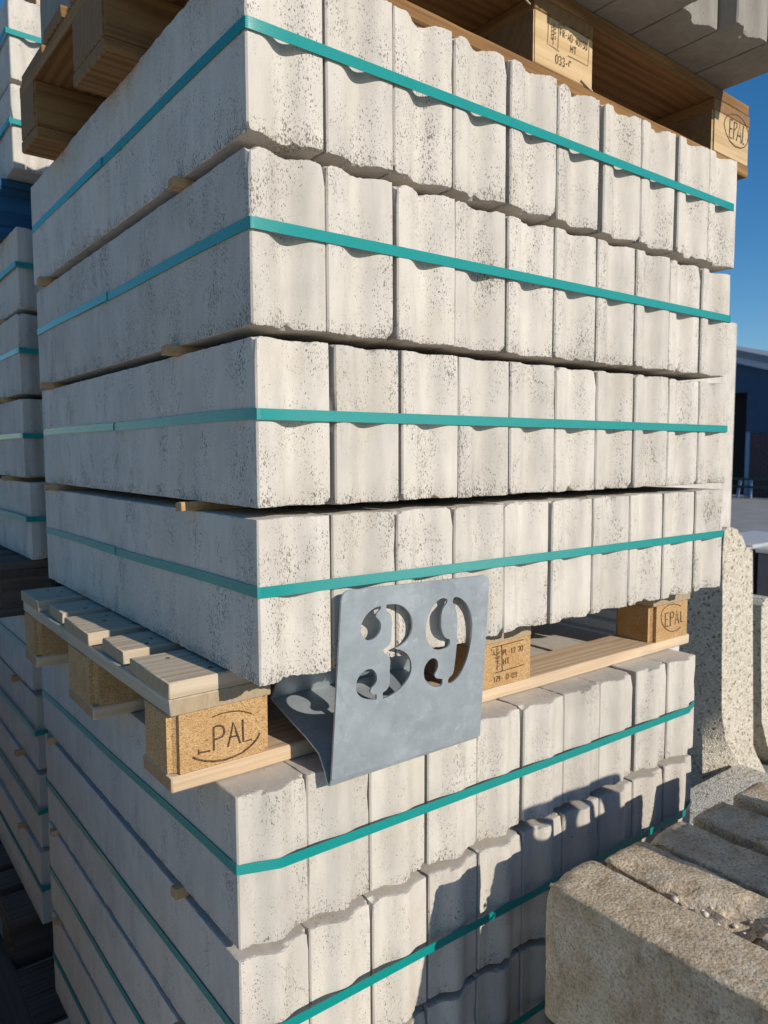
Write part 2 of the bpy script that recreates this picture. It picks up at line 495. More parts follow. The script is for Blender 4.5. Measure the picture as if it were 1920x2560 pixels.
S_EPAL_A = [[0.0016,[[0.0575,0.0662],[0.0646,0.0676],[0.0752,0.0684],[0.0859,0.0677],[0.095,0.0661],[0.105,0.0628],[0.1142,0.0578]]],[0.0026,[[0.0294,0.02],[0.0356,0.0155],[0.0449,0.011],[0.0579,0.007],[0.072,0.0051],[0.0846,0.0057],[0.0974,0.0079],[0.1077,0.0122],[0.1162,0.0175],[0.122,0.0226],[0.1254,0.0287]]],[0.0016,[[0.0376,0.0282],[0.0376,0.0212]]],[0.0022,[[0.038,0.0236],[0.0534,0.0224]]],[0.001,[[0.0464,0.037],[0.0512,0.0373]]],[0.0026,[[0.0586,0.0212],[0.0588,0.0371],[0.0589,0.0522],[0.0629,0.0529],[0.0677,0.0528],[0.0717,0.0504],[0.0736,0.0462],[0.0735,0.0411],[0.0709,0.0371],[0.0665,0.0363],[0.0603,0.0359]]],[0.0024,[[0.0784,0.0213],[0.0825,0.0347],[0.0867,0.0529],[0.0908,0.0396],[0.0963,0.022]]],[0.0024,[[0.0807,0.0335],[0.092,0.0333]]],[0.0026,[[0.1004,0.0532],[0.1009,0.023],[0.1135,0.0229]]]]
S_EPAL_B = [[0.0016,[[0.1059,0.067],[0.095,0.0719],[0.0766,0.076],[0.0586,0.0766],[0.0426,0.0728],[0.0313,0.0643],[0.0289,0.0529],[0.0324,0.0407],[0.0432,0.0291],[0.0614,0.0187],[0.0766,0.0155],[0.0948,0.0162],[0.1068,0.0213]]],[0.0024,[[0.058,0.0593],[0.0446,0.0599],[0.0461,0.0303],[0.0594,0.0304]]],[0.002,[[0.0453,0.0456],[0.0557,0.0454]]],[0.0024,[[0.0654,0.0291],[0.0639,0.059],[0.0744,0.0593],[0.0783,0.0528],[0.075,0.0473],[0.0646,0.0462]]],[0.0022,[[0.0834,0.0299],[0.0895,0.0589],[0.0986,0.0302]]],[0.002,[[0.085,0.0399],[0.0951,0.0402]]],[0.0022,[[0.105,0.056],[0.1062,0.0321],[0.113,0.0321]]]]
S_IPPC_A = [[0.0016,[[0.0443,0.0722],[0.068,0.0726],[0.1231,0.0741]]],[0.0016,[[0.068,0.072],[0.0691,0.05],[0.0701,0.0269]]],[0.0016,[[0.0514,0.0267],[0.0701,0.0267],[0.1254,0.0286]]],[0.001,[[0.0556,0.07],[0.0563,0.0577],[0.0571,0.044],[0.0576,0.0303]]],[0.001,[[0.0444,0.0597],[0.0501,0.0591],[0.0558,0.0571]]],[0.001,[[0.0482,0.0631],[0.052,0.0584]]],[0.001,[[0.0502,0.054],[0.0559,0.0516]]],[0.001,[[0.0521,0.0469],[0.0564,0.0451]]],[0.001,[[0.0542,0.0363],[0.057,0.0338]]],[0.001,[[0.0651,0.0391],[0.0575,0.0357]]],[0.001,[[0.0415,0.0703],[0.0444,0.0665]]],[0.001,[[0.0486,0.0664],[0.0496,0.0602]]],[0.0009,[[0.0593,0.0687],[0.0595,0.0646]]],[0.0012,[[0.0719,0.0547],[0.0719,0.0639],[0.0749,0.0639],[0.0763,0.0625],[0.0761,0.0602],[0.0749,0.0593],[0.0719,0.0593]]],[0.0012,[[0.0784,0.0639],[0.0784,0.0547],[0.0821,0.0547]]],[0.0012,[[0.0856,0.0593],[0.0882,0.0593]]],[0.0012,[[0.092,0.0621],[0.0935,0.064],[0.0935,0.0547]]],[0.0012,[[0.0977,0.0622],[0.0992,0.064],[0.1011,0.064],[0.1022,0.0622],[0.1015,0.0594],[0.0977,0.0548],[0.1022,0.0548]]],[0.0012,[[0.1106,0.0622],[0.1121,0.0641],[0.114,0.0641],[0.1151,0.0622],[0.1144,0.0594],[0.1106,0.0548],[0.1151,0.0548]]],[0.0012,[[0.1185,0.0548],[0.117,0.0567],[0.117,0.0622],[0.1185,0.0641],[0.1201,0.0641],[0.1216,0.0623],[0.1216,0.0567],[0.1201,0.0549],[0.1185,0.0548]]],[0.0013,[[0.0728,0.0377],[0.0728,0.048]]],[0.0013,[[0.0782,0.0376],[0.0782,0.0479]]],[0.0013,[[0.0728,0.0429],[0.0782,0.0428]]],[0.0013,[[0.0811,0.0478],[0.0869,0.0477]]],[0.0013,[[0.084,0.0478],[0.084,0.0375]]],[0.0012,[[0.0495,0.0177],[0.0508,0.0197],[0.0508,0.0099]]],[0.0012,[[0.0545,0.0198],[0.0582,0.0198],[0.0559,0.0099]]],[0.0012,[[0.064,0.0165],[0.0623,0.0145],[0.0604,0.0159],[0.0606,0.0189],[0.0623,0.0199],[0.064,0.0189],[0.0641,0.015],[0.0623,0.01],[0.0609,0.0103]]],[0.0012,[[0.0667,0.015],[0.069,0.015]]],[0.0012,[[0.0817,0.0105],[0.08,0.0124],[0.08,0.0178],[0.0817,0.0195],[0.0834,0.0194],[0.0851,0.0176],[0.0851,0.0122],[0.0834,0.0105],[0.0817,0.0105]]],[0.0012,[[0.0881,0.0147],[0.0911,0.0146]]],[0.0012,[[0.0963,0.0098],[0.0946,0.0117],[0.0946,0.0171],[0.0963,0.0188],[0.098,0.0187],[0.0997,0.0168],[0.0997,0.0115],[0.098,0.0097],[0.0963,0.0098]]],[0.0012,[[0.1018,0.0176],[0.1036,0.0185],[0.1061,0.0179],[0.1066,0.0156],[0.104,0.0141],[0.1068,0.0125],[0.1061,0.0098],[0.1036,0.0095],[0.1018,0.0105]]],[0.0009,[[0.0588,0.0572],[0.0588,0.0623],[0.0617,0.0622],[0.063,0.0613],[0.0627,0.0601],[0.0617,0.0596],[0.0588,0.0598]]],[0.0009,[[0.0589,0.0494],[0.0589,0.0545],[0.0618,0.0543],[0.0631,0.0535],[0.0628,0.0522],[0.0618,0.0518],[0.0589,0.052]]],[0.0009,[[0.0629,0.0457],[0.0619,0.0465],[0.0601,0.0466],[0.059,0.0457],[0.059,0.0426],[0.0601,0.0415],[0.0619,0.0414],[0.0629,0.0421]]]]
S_IPPC_B = [[0.0009,[[0.0324,0.0754],[0.032,0.0555],[0.0306,0.0354],[0.0438,0.0349],[0.0587,0.0331]]],[0.0009,[[0.057,0.0748],[0.0564,0.0551],[0.0553,0.0358]]],[0.0009,[[0.057,0.0743],[0.0727,0.0749]]],[0.0009,[[0.0863,0.0794],[0.1112,0.0776],[0.1323,0.0757]]],[0.0009,[[0.1328,0.0759],[0.1326,0.0545],[0.1308,0.0335],[0.1046,0.0339],[0.0798,0.0335]]],[0.001,[[0.0452,0.0727],[0.0445,0.055],[0.0437,0.0381]]],[0.001,[[0.0394,0.069],[0.0402,0.0638],[0.0449,0.0644]]],[0.001,[[0.0395,0.0635],[0.0404,0.0583],[0.045,0.0589]]],[0.001,[[0.0396,0.058],[0.0405,0.0528],[0.0452,0.0534]]],[0.001,[[0.0397,0.0526],[0.0406,0.0473],[0.0453,0.0479]]],[0.001,[[0.0384,0.0475],[0.0406,0.0455],[0.0443,0.0466]]],[0.0012,[[0.0608,0.0575],[0.0608,0.0681],[0.0645,0.068]]],[0.0012,[[0.0608,0.063],[0.0637,0.063]]],[0.0012,[[0.067,0.0574],[0.067,0.068],[0.0699,0.068],[0.071,0.0658],[0.0699,0.0629],[0.067,0.0627]]],[0.0012,[[0.0689,0.0627],[0.0714,0.0573]]],[0.0012,[[0.074,0.0626],[0.0765,0.0626]]],[0.0012,[[0.0795,0.0572],[0.0817,0.0678],[0.0839,0.0571]]],[0.0012,[[0.0804,0.0609],[0.083,0.0609]]],[0.0012,[[0.0872,0.0571],[0.0857,0.0592],[0.0857,0.0656],[0.0872,0.0677],[0.0886,0.0677],[0.0901,0.0655],[0.0901,0.0592],[0.0886,0.0571],[0.0872,0.0571]]],[0.0012,[[0.0883,0.0592],[0.0901,0.0562]]],[0.0012,[[0.0927,0.0623],[0.0952,0.0623]]],[0.0012,[[0.1015,0.0569],[0.1015,0.0675],[0.0982,0.0601],[0.1026,0.06]]],[0.0012,[[0.1059,0.0568],[0.1044,0.0589],[0.1044,0.0653],[0.1059,0.0674],[0.1073,0.0674],[0.1088,0.0652],[0.1088,0.0589],[0.1073,0.0568],[0.1059,0.0568]]],[0.0012,[[0.1114,0.0652],[0.1128,0.0673],[0.1128,0.0567]]],[0.0012,[[0.1209,0.0672],[0.1176,0.0672],[0.1172,0.0625],[0.1198,0.0629],[0.1212,0.0603],[0.1201,0.0568],[0.1168,0.0572]]],[0.0012,[[0.1245,0.0565],[0.1231,0.0587],[0.1231,0.065],[0.1245,0.0671],[0.126,0.0671],[0.1275,0.065],[0.1275,0.0586],[0.126,0.0565],[0.1245,0.0565]]],[0.0012,[[0.0865,0.0417],[0.0865,0.0515]]],[0.0012,[[0.0918,0.0416],[0.0918,0.0515]]],[0.0012,[[0.0865,0.0466],[0.0918,0.0466]]],[0.0012,[[0.0946,0.0515],[0.1004,0.0514]]],[0.0012,[[0.0975,0.0514],[0.0975,0.0416]]],[0.0014,[[0.0524,0.0138],[0.0505,0.0163],[0.0505,0.0238],[0.0524,0.0263],[0.0543,0.0263],[0.0562,0.0238],[0.0562,0.0163],[0.0543,0.0138],[0.0524,0.0138]]],[0.0014,[[0.0586,0.0251],[0.0605,0.0264],[0.0634,0.0258],[0.0638,0.0226],[0.061,0.0204],[0.0641,0.0183],[0.0634,0.0145],[0.0605,0.0139],[0.0586,0.0151]]],[0.0014,[[0.0667,0.0252],[0.0686,0.0264],[0.0715,0.0258],[0.0719,0.0227],[0.0691,0.0204],[0.0722,0.0184],[0.0715,0.0146],[0.0686,0.014],[0.0667,0.0152]]],[0.0014,[[0.0758,0.0203],[0.0791,0.0203]]],[0.0014,[[0.0882,0.0247],[0.0868,0.0266],[0.0844,0.0266],[0.0829,0.0241],[0.0829,0.0178]]],[0.0008,[[0.0481,0.0666],[0.0481,0.0707]]],[0.0008,[[0.0474,0.0605],[0.0474,0.0646],[0.0496,0.0647],[0.0506,0.0642],[0.0504,0.0632],[0.0496,0.0627],[0.0474,0.0625]]],[0.0008,[[0.0475,0.0544],[0.0475,0.0585],[0.0497,0.0587],[0.0507,0.0581],[0.0505,0.0571],[0.0497,0.0566],[0.0475,0.0565]]],[0.0008,[[0.0507,0.0522],[0.0493,0.0526],[0.0479,0.0517],[0.0482,0.0508],[0.0504,0.0503],[0.0507,0.0492],[0.0493,0.0485],[0.0476,0.0488]]]]
S_EPAL_C = [[0.0018,[[0.0398,0.0585],[0.0434,0.0688],[0.0532,0.0792],[0.0698,0.0862],[0.0912,0.0896],[0.1112,0.0874],[0.1274,0.0797],[0.1383,0.0695],[0.1401,0.0591],[0.1355,0.045],[0.1239,0.0346],[0.1086,0.0289],[0.0868,0.0269],[0.0648,0.0323],[0.0492,0.0432],[0.0398,0.0585]]],[0.0022,[[0.0738,0.0746],[0.0631,0.0749],[0.0618,0.0394],[0.0725,0.0392]]],[0.002,[[0.0628,0.057],[0.0722,0.0571]]],[0.0022,[[0.0784,0.0392],[0.0804,0.0736],[0.0913,0.0732],[0.0907,0.0651],[0.0794,0.0559]]],[0.0022,[[0.0903,0.0389],[0.1032,0.0752],[0.1102,0.0389]]],[0.002,[[0.0939,0.051],[0.1066,0.0511]]],[0.0022,[[0.1176,0.0756],[0.1145,0.041],[0.1228,0.0396]]]]


GROUND = -1.144

# ------------------------------------------------------------------ ground
gm = mesh_from("yard_ground", [(-400, -400, 0), (400, -400, 0), (400, 400, 0), (-400, 400, 0)], [(0, 1, 2, 3)], M['paving'])
tag(obj("yard_ground", gm, (0, 0, GROUND)), kind='structure')
pad = mesh_from("concrete_pad", [(-9, -9, 0), (1.9, -9, 0), (1.9, 6, 0), (-9, 6, 0)], [(0, 1, 2, 3)], M['pad'])  # unseen pale pad added to bounce warm light onto the left faces
tag(obj("concrete_pad", pad, (0, 0, GROUND + 0.004)), kind='structure')

# ------------------------------------------------------------------ far building
bld = empty("yard_building", (22.2, 10.3, GROUND))
tag(bld, "dark navy building across the yard with pale fascia, grey roof and black doorway", "building")
BX = 22.2


def bpart(name, x0, x1, y0, y1, z0, z1, mat, parent=None):
    p = parent or bld
    o = box_obj(name, x0, x1, y0, y1, z0, z1, mat)
    o.parent = p
    base = p.location if p is bld else p.location + bld.location
    o.location = o.location - base
    return o


def rake(y):
    return 3.0 + (y - 11.12) * 0.297


# gable wall pieces round the doorway (facade faces -X)
def gable(name, y0, y1, z0, mat, dz0, dz1, x0, x1):
    vs = []
    for x in (x0, x1):
        vs += [(x, y0, z0 if z0 is not None else rake(y0) + dz0), (x, y1, z0 if z0 is not None else rake(y1) + dz0), (x, y1, rake(y1) + dz1), (x, y0, rake(y0) + dz1)]
    fs = [(0, 1, 2, 3), (7, 6, 5, 4), (0, 4, 5, 1), (1, 5, 6, 2), (2, 6, 7, 3), (3, 7, 4, 0)]
    o = obj(name, mesh_from(name, [(a - 22.2, b - 10.3, c - GROUND) for a, b, c in vs], fs, mat), (0, 0, 0), bld)
    return o


gable("wall", 6.5, 10.55, 0.80, M['navy'], 0, 0, BX, BX + 0.2)
gable("wall", 10.55, 15.0, 2.03, M['navy'], 0, 0, BX, BX + 0.2)
gable("wall", 12.4, 15.0, GROUND, M['navy'], 0, -1.8, BX, BX + 0.2)
gable("fascia", 6.2, 15.0, None, M['fascia'], 0.0, 0.19, BX - 0.25, BX + 0.1)
gable("roof", 6.0, 15.0, None, M['roof'], 0.195, 0.40, BX - 0.30, BX + 12)
bpart("back_wall", BX + 4, BX + 4.2, 6.5, 15.0, GROUND, 2.95, M['dark'])
bpart("door_leaf", BX + 0.9, BX + 0.95, 10.6, 12.4, GROUND, 2.03, M['dark'])  # near-black sheet stands for the shade inside the open doorway
bpart("door_window", BX + 0.86, BX + 0.895, 10.60, 10.84, 0.62, 0.98, M['cream'])
bpart("door_post", BX - 0.02, BX + 0.12, 10.42, 10.54, GROUND + 0.02, 0.83, M['post'])
# brick plinth: courses of bricks
br = bpart("brick_plinth", BX + 0.03, BX + 0.19, 6.5, 10.415, GROUND, 0.795, M['brick'])
bm = bmesh.new()
rr = random.Random(3)
for c in range(24):
    yy = 8.0 + (0.11 if c % 2 else 0)
    while yy < 10.38:
        y1 = min(yy + 0.205, 10.41)
        box_bm(bm, -0.012 - rr.random() * .004, 0.0, yy - 8.4575, y1 - 8.4575, -0.965 + c * 0.08, -0.965 + c * 0.08 + 0.068)
        yy += 0.22
bo = obj("bricks", bm_mesh("bricks", bm, M['brick']), (-0.083, 0, 0), br)
bo['kind'] = 'stuff'
rail = empty("crowd_rail", (21.6, 10.2, GROUND))
tag(rail, "low green metal rail with pale legs standing before the navy building", "railing")
for z in (0.34, 0.57):
    box_obj("rail", -0.03, 0.03, -3.0, 1.2, z - 0.03, z + 0.03, M['green'], rail)
for yy in (-2.4, -1.0, -0.15, 0.2):
    o = box_obj("leg", -0.03, 0.03, yy - 0.03, yy + 0.03, 0.002, 0.54, M['post'], rail)
    o.rotation_euler = (0.16 if yy > 0 else 0.0, 0, 0)

# ------------------------------------------------------------------ dark block row, far slab
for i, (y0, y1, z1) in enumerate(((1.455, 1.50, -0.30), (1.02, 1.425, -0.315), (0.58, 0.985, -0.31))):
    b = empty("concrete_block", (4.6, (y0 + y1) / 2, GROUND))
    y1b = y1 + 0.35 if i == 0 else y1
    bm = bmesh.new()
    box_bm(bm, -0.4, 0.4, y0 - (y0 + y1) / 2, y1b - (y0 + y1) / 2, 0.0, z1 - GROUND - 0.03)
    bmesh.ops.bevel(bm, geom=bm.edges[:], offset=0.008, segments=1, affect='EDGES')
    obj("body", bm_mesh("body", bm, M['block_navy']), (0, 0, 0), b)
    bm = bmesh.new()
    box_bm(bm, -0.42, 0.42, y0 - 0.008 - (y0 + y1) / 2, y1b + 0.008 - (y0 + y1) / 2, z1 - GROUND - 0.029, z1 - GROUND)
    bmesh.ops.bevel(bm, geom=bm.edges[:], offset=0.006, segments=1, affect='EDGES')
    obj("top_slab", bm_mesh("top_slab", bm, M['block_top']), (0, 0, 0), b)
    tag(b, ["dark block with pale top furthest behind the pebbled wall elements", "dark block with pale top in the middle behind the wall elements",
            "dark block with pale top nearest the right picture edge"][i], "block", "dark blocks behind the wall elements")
slab_bm = bmesh.new()
box_bm(slab_bm, -0.5, 0.5, -0.06, 0.06, 0, 2.2)
bmesh.ops.bevel(slab_bm, geom=slab_bm.edges[:], offset=0.006, segments=2, affect='EDGES')
tag(obj("upright_slab", bm_mesh("upright_slab", slab_bm, M['concrete']), (3.62, 1.62, GROUND)),
    "tall pale upright concrete slab showing as a strip beyond the stack's right edge", "slab")


# ------------------------------------------------------------------ pebbled L wall elements
def l_wall(name, loc, prof, length, label, prof2=None):
    """Profile in x-z, run along +Y; the near end face looks towards -Y."""
    n = len(prof)
    ny = 14
    # resample outline; prof2 is the full section behind the bevelled near corner
    pts, pts2 = [], []
    for i in range(n):
        a, b = Vector(prof[i]), Vector(prof[(i + 1) % n])
        m = max(1, int((b - a).length / 0.03))
        for j in range(m):
            pts.append(a.lerp(b, j / m))
            if prof2:
                pts2.append(Vector(prof2[i]).lerp(Vector(prof2[(i + 1) % n]), j / m))
    bm = bmesh.new()
    rings = []
    for j in range(ny + 1):
        y = length * j / ny
        ring = []
        for pi, p in enumerate(pts):
            if prof2:
                p = p.lerp(pts2[pi], min(1.0, j / 1.0))
            q = Vector((p.x, y, p.y))
            d = noise.noise(q * 14) * 0.0012 + noise.noise(q * 60) * 0.0010
            ring.append(bm.verts.new((q.x + d, y + (abs(d) * 0.6 if j == 0 else 0), q.z + d * 0.6)))
        rings.append(ring)
    for j in range(ny):
        for i in range(len(pts)):
            k_ = (i + 1) % len(pts)
            bm.faces.new((rings[j][i], rings[j][k_], rings[j + 1][k_], rings[j + 1][i]))
    bm.faces.new(rings[0])
    bm.faces.new(list(reversed(rings[-1])))
    bmesh.ops.triangulate(bm, faces=[f for f in bm.faces if len(f.verts) > 4])
    o = obj(name, bm_mesh(name, bm, M['aggregate'], 30), loc)
    tag(o, label, "wall element", "pebbled concrete wall elements")
    return o


s = 0.985
WP = [(2.272, -0.09), (2.2805, -0.012), (2.30, 0.0), (2.335, -0.001), (2.375, -0.012), (2.408, -0.035), (2.430, -0.06), (2.4492, -0.0897),
      (2.487, -0.088), (2.500, -0.105), (2.5636, -0.9042), (2.5973, -0.9547), (2.7028, -1.077), (2.775, -1.14), (2.775, -1.142), (2.57, -1.142), (2.543, -1.1168), (2.461, -0.964), (2.344, -0.8336), (2.306, -0.714)]
WP = [(a - 2.28, b + 1.14) for a, b in WP]
WPB = WP[:-5] + [(2.45 - 2.28, -0.002), (2.32 - 2.28, -0.002), (2.31 - 2.28, 0.14), (2.30 - 2.28, 0.29), (2.295 - 2.28, 0.426)]
l_wall("retaining_wall_element", (2.28, 0.63, GROUND), WP, 1.0, "pebbled L shaped wall element just right of the stack, sunlit edge and round nib", WPB)
l_wall("pebbled_slab", (1.72, 0.38, GROUND), [(0.0, 0.02), (0.0, 0.18), (0.02, 0.20), (0.70, 0.20), (0.72, 0.18), (0.72, 0.02), (0.70, 0.0), (0.02, 0.0)], 0.235,
       "low pebbled slab lying on the ground at the foot of the tall pebbled wall element")
WP2 = [(0.0, 0.70), (0.0, 0.775), (0.03, 0.80), (0.09, 0.80), (0.15, 0.775), (0.17, 0.70), (0.21, 0.69), (0.23, 0.2), (0.3, 0.12), (0.48, 0.0), (0.26, 0.0), (0.10, 0.14), (0.04, 0.26)]
l_wall("retaining_wall_element", (2.74, 0.70, GROUND), WP2, 1.0, "lower pebbled wall element cut by the right picture edge, behind the taller one")
# ridged slab seen through the pallet opening
bm = bmesh.new()
pr = []
zz = 0.0
while zz < 1.12:
    pr += [(-0.010, zz + 0.004), (-0.012, zz + 0.014), (-0.010, zz + 0.024), (0.0, zz + 0.029), (0.0, zz + 0.034)]
    zz += 0.034
pr = [(0.0, 0.0)] + pr + [(0.06, zz), (0.06, 0.0)]
fr = [bm.verts.new((x, 0, z)) for x, z in pr]
bk = [bm.verts.new((x, 0.85, z)) for x, z in pr]
for i in range(len(pr)):
    j = (i + 1) % len(pr)
    bm.faces.new((fr[i], fr[j], bk[j], bk[i]))
bm.faces.new(fr)
bm.faces.new(list(reversed(bk)))
bmesh.ops.triangulate(bm, faces=[f for f in bm.faces if len(f.verts) > 4])
tag(obj("ridged_slab", bm_mesh("ridged_slab", bm, M['ridged']), (1.372, 0.30, GROUND)),
    "grey slab with level ridges glimpsed through the pallet opening", "slab")


# ------------------------------------------------------------------ kerbs
def tongue(x, w):
    c = 0.5 * w
    r = abs(x - c) / (0.335 * w)
    return 0.5 * (1 + math.cos(math.pi * r)) if r < 1 else 0.0


def kerb_mesh(seed, kind, mat, w=0.1035, h=0.2025, ny=84, amp=0.0138):
    """Edging kerb, 1 m along Y, origin at the front lower left corner; the near end is grooved or has a tongue."""
    rnd = random.Random(seed)
    xs = [0.0, 0.002, 0.0045, 0.007] + [0.007 + (w - 0.014) * i / 38 for i in range(1, 38)] + [w - 0.007, w - 0.0045, w - 0.002, w]
    nz = 22
    zs = [h * i / nz for i in range(nz + 1)]
    sgn = 1.0 if kind == 'groove' else -1.0

    def near(x):
        e = min(x, w - x)
        ch = 0.0020 * max(0.0, 1 - e / 0.002)
        return sgn * amp * tongue(x, w) + ch + (0.0 if sgn > 0 else 0.0045)

    def far(x):
        return 0.998 + sgn * amp * tongue(x, w) * 1.0 - (0.0045 if sgn < 0 else 0)

    so = Vector((seed * 5.3, seed * 1.9, 0))

    def rag(p, a):
        return a * (abs(noise.noise(p * 190 + so)) + 0.6 * abs(noise.noise(p * 420 + so)))

    verts, faces = [], []
    ring_idx = []
    ts = [0.0, 0.0012, 0.004, 0.007, 0.010, 0.014, 0.018] + [0.018 + 0.982 * i / ny for i in range(1, ny + 1)]
    chips = [(Vector((rnd.choice((0.0, w)), 0.002, rnd.choice((0.0, h, h, rnd.uniform(.04, .16))))), rnd.uniform(0.005, 0.013)) for _ in range(2)]
    chips.append((Vector((rnd.uniform(.02, .08), 0.002, rnd.choice((0.0, h)))), rnd.uniform(0.005, 0.010)))
    mid = Vector((w / 2, 0.06, h / 2))

    def chipped(p):
        for c, r in chips:
            c2 = Vector((c.x, c.y + near(c.x), c.z))
            d = (p - c2).length * (1 + 0.35 * noise.noise(p * 160 + so))
            if d < r:
                p = p + (mid - c2).normalized() * (r - d) * 0.75
        return p
    ringpts = [(x, 0.0) for x in xs] + [(w, z) for z in zs[1:-1:3]] + [(x, h) for x in reversed(xs)] + [(0.0, z) for z in reversed(zs[1:-1:3])]
    for ti, t in enumerate(ts):
        ring = []
        for x, z in ringpts:
            y = near(x) * (1 - t) + far(x) * t
            corner = (x < 0.002 or x > w - 0.002) and (z < 0.001 or z > h - 0.001)
            p = Vector((x, y, z))
            dx = dz = 0.0
            if z < 0.001:
                dz = rag(p, 0.0030 if corner or ti < 2 else 0.0008)
            if z > h - 0.001:
                dz = -rag(p, 0.0026 if corner or ti < 2 else 0.0006)
            if corner:
                dx = rag(p + Vector((3, 0, 0)), 0.0016) * (1 if x < w / 2 else -1)
            if ti == 0:
                y += 0.0002 + (rag(p, 0.0014) if (z < 0.001 or z > h - 0.001) else rag(p, .0008))
                if z < .001: dz += 0.0006
                if z > h - .001: dz -= 0.0006
            ring.append(len(verts))
            verts.append(tuple(chipped(Vector((x + dx, y, z + dz)))))
        ring_idx.append(ring)
    n = len(ringpts)
    for a in range(len(ts) - 1):
        for i in range(n):
            j = (i + 1) % n
            faces.append((ring_idx[a][i], ring_idx[a][j], ring_idx[a + 1][j], ring_idx[a + 1][i]))
    # near end cap
    nx = len(xs)
    zrow = zs[1:-1:3]
    rows = [ring_idx[0][:nx]]
    rt = ring_idx[0][nx:nx + len(zrow)]
    lt = list(reversed(ring_idx[0][nx + len(zrow) + nx:]))
    for zi, z in enumerate(zrow):
        row = [lt[zi]]
        for x in xs[1:-1]:
            row.append(len(verts))
            verts.append(tuple(chipped(Vector((x, near(x) + noise.noise(Vector((x * 30, z * 25, seed))) * 0.0006, z)))))
        row.append(rt[zi])
        rows.append(row)
    rows.append(list(reversed(ring_idx[0][nx + len(zrow):nx + len(zrow) + nx])))
    for a in range(len(rows) - 1):
        for i in range(nx - 1):
            faces.append((rows[a][i], rows[a + 1][i], rows[a + 1][i + 1], rows[a][i + 1]))
    # far end cap: simple fan between bottom and top rows
    last = ring_idx[-1]
    faces.append(tuple(last))
    bm = bmesh.new()
    bv = [bm.verts.new(v) for v in verts]
    for f in faces:
        try:
            bm.faces.new([bv[i] for i in f])
        except ValueError:
            pass
    bmesh.ops.triangulate(bm, faces=[f for f in bm.faces if len(f.verts) > 4])
    return bm_mesh("edging_stone", bm, mat, 21)


KG = [kerb_mesh(i + 1, 'groove', M['concrete']) for i in range(8)]
KT = [kerb_mesh(i + 11, 'tongue', M['concrete_smooth']) for i in range(8)]
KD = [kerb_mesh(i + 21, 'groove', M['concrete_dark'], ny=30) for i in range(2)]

LAYERS_UP = [0.6490, 0.4335, 0.2185, 0.003]        # bottoms, topmost first
LAYERS_LO = [-0.3475, -0.5660, -0.7815, -0.9965]
H = 0.2025
W = 1.072
rk = random.Random(5)


def layer(meshes, x0, y0, z, xs_, labelf, group, tilt=0.0, n0=0, yj=0.0018, sz=1.0):
    out = []
    for i, xj in enumerate(xs_):
        me = meshes[(i * 3 + int(abs(z) * 37) + n0) % len(meshes)]
        o = obj("edging_stone", me, (x0 + xj, y0 + (rk.random() - .5) * yj * 2, z + (rk.random() - 0.5) * 0.0016))
        o.scale = (1, 1, sz)
        o.rotation_euler = (0, (rk.random() - .5) * 0.004, (rk.random() - .5) * 0.0025)
        tag(o, labelf(i), "edging stone", group)
        out.append(o)
    return out


LN = ['top', 'second', 'third', 'bottom']
JU = [[0.0, 0.108, 0.2125, 0.3175, 0.4285, 0.538, 0.655, 0.7585, 0.8755, 0.979],
      [0.0, 0.1035, 0.2135, 0.3180, 0.426, 0.5345, 0.641, 0.75, 0.857, 0.9675],
      [0.0, 0.109, 0.2185, 0.3235, 0.4315, 0.5385, 0.6435, 0.7515, 0.8615, 0.968],
      [0.0, 0.1075, 0.2125, 0.3185, 0.4245, 0.5335, 0.6415, 0.7495, 0.8565, 0.967]]
DXU = [-0.004, -0.002, 0.003, 0.0]
for li, z in enumerate(LAYERS_UP):
    layer(KG, DXU[li], -0.003 if li < 2 else -0.001, z, JU[li],
          lambda i, li=li: f"pale concrete kerb, {ORD[i]} from left in the {LN[li]} strapped layer above the 39 sign",
          "kerbs stacked above the number sign", n0=li, sz=1.03 if li == 0 else 1.0)
JL = [[0.0, 0.1035, 0.2085, 0.3175, 0.4225, 0.531, 0.6375, 0.7415, 0.8575, 0.9635],
      [0.0, 0.1055, 0.2125, 0.3205, 0.4275, 0.533, 0.6395, 0.7465, 0.855, 0.9625],
      [0.0, 0.106, 0.213, 0.3195, 0.4265, 0.5335, 0.640, 0.747, 0.854, 0.961],
      [0.0, 0.106, 0.213, 0.3195, 0.4265, 0.5335, 0.640, 0.747, 0.854, 0.961]]
for li, z in enumerate(LAYERS_LO):
    layer(KT, -0.0152, 0.034, z, JL[li],
          lambda i, li=li: f"pale concrete kerb, {ORD[i]} from left in the {LN[li]} strapped layer below the 39 sign",
          "kerbs stacked below the number sign", n0=li + 1)
# overhanging top load: one layer of kerbs on the upper pallet
UX = 0.0
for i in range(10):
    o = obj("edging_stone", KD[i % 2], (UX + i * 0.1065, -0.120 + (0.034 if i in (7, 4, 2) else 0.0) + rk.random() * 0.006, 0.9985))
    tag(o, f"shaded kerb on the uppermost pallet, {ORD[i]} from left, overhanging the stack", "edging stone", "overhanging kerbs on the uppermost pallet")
# neighbouring stack behind
NX, NY = 0.03, 1.30
NLO = [z - 0.0 for z in (-0.345, -0.5645, -0.782, -0.9965)]
NUP = [0.651, 0.4375, 0.2215, 0.006]
NTOP = [1.2115, 0.9985]
for nm, zs_, cnt in (("upper", NUP, 4), ("lower", NLO, 4), ("raised", NTOP, 10)):
    for li, z in enumerate(zs_):
        dx = rk.uniform(-.008, .004)
        layer(KG if nm != 'lower' else KT, NX + dx, NY + (0.0 if nm != 'lower' else 0.01), z, [i * 0.107 for i in range(cnt)],
              lambda i, li=li, nm=nm, zs_=zs_: f"kerb {ORD[i]} from left in layer {['one', 'two', 'three', 'four'][li]} of the rear {nm} pallet load",
              f"kerbs of the rear {nm} pallet load", n0=li)
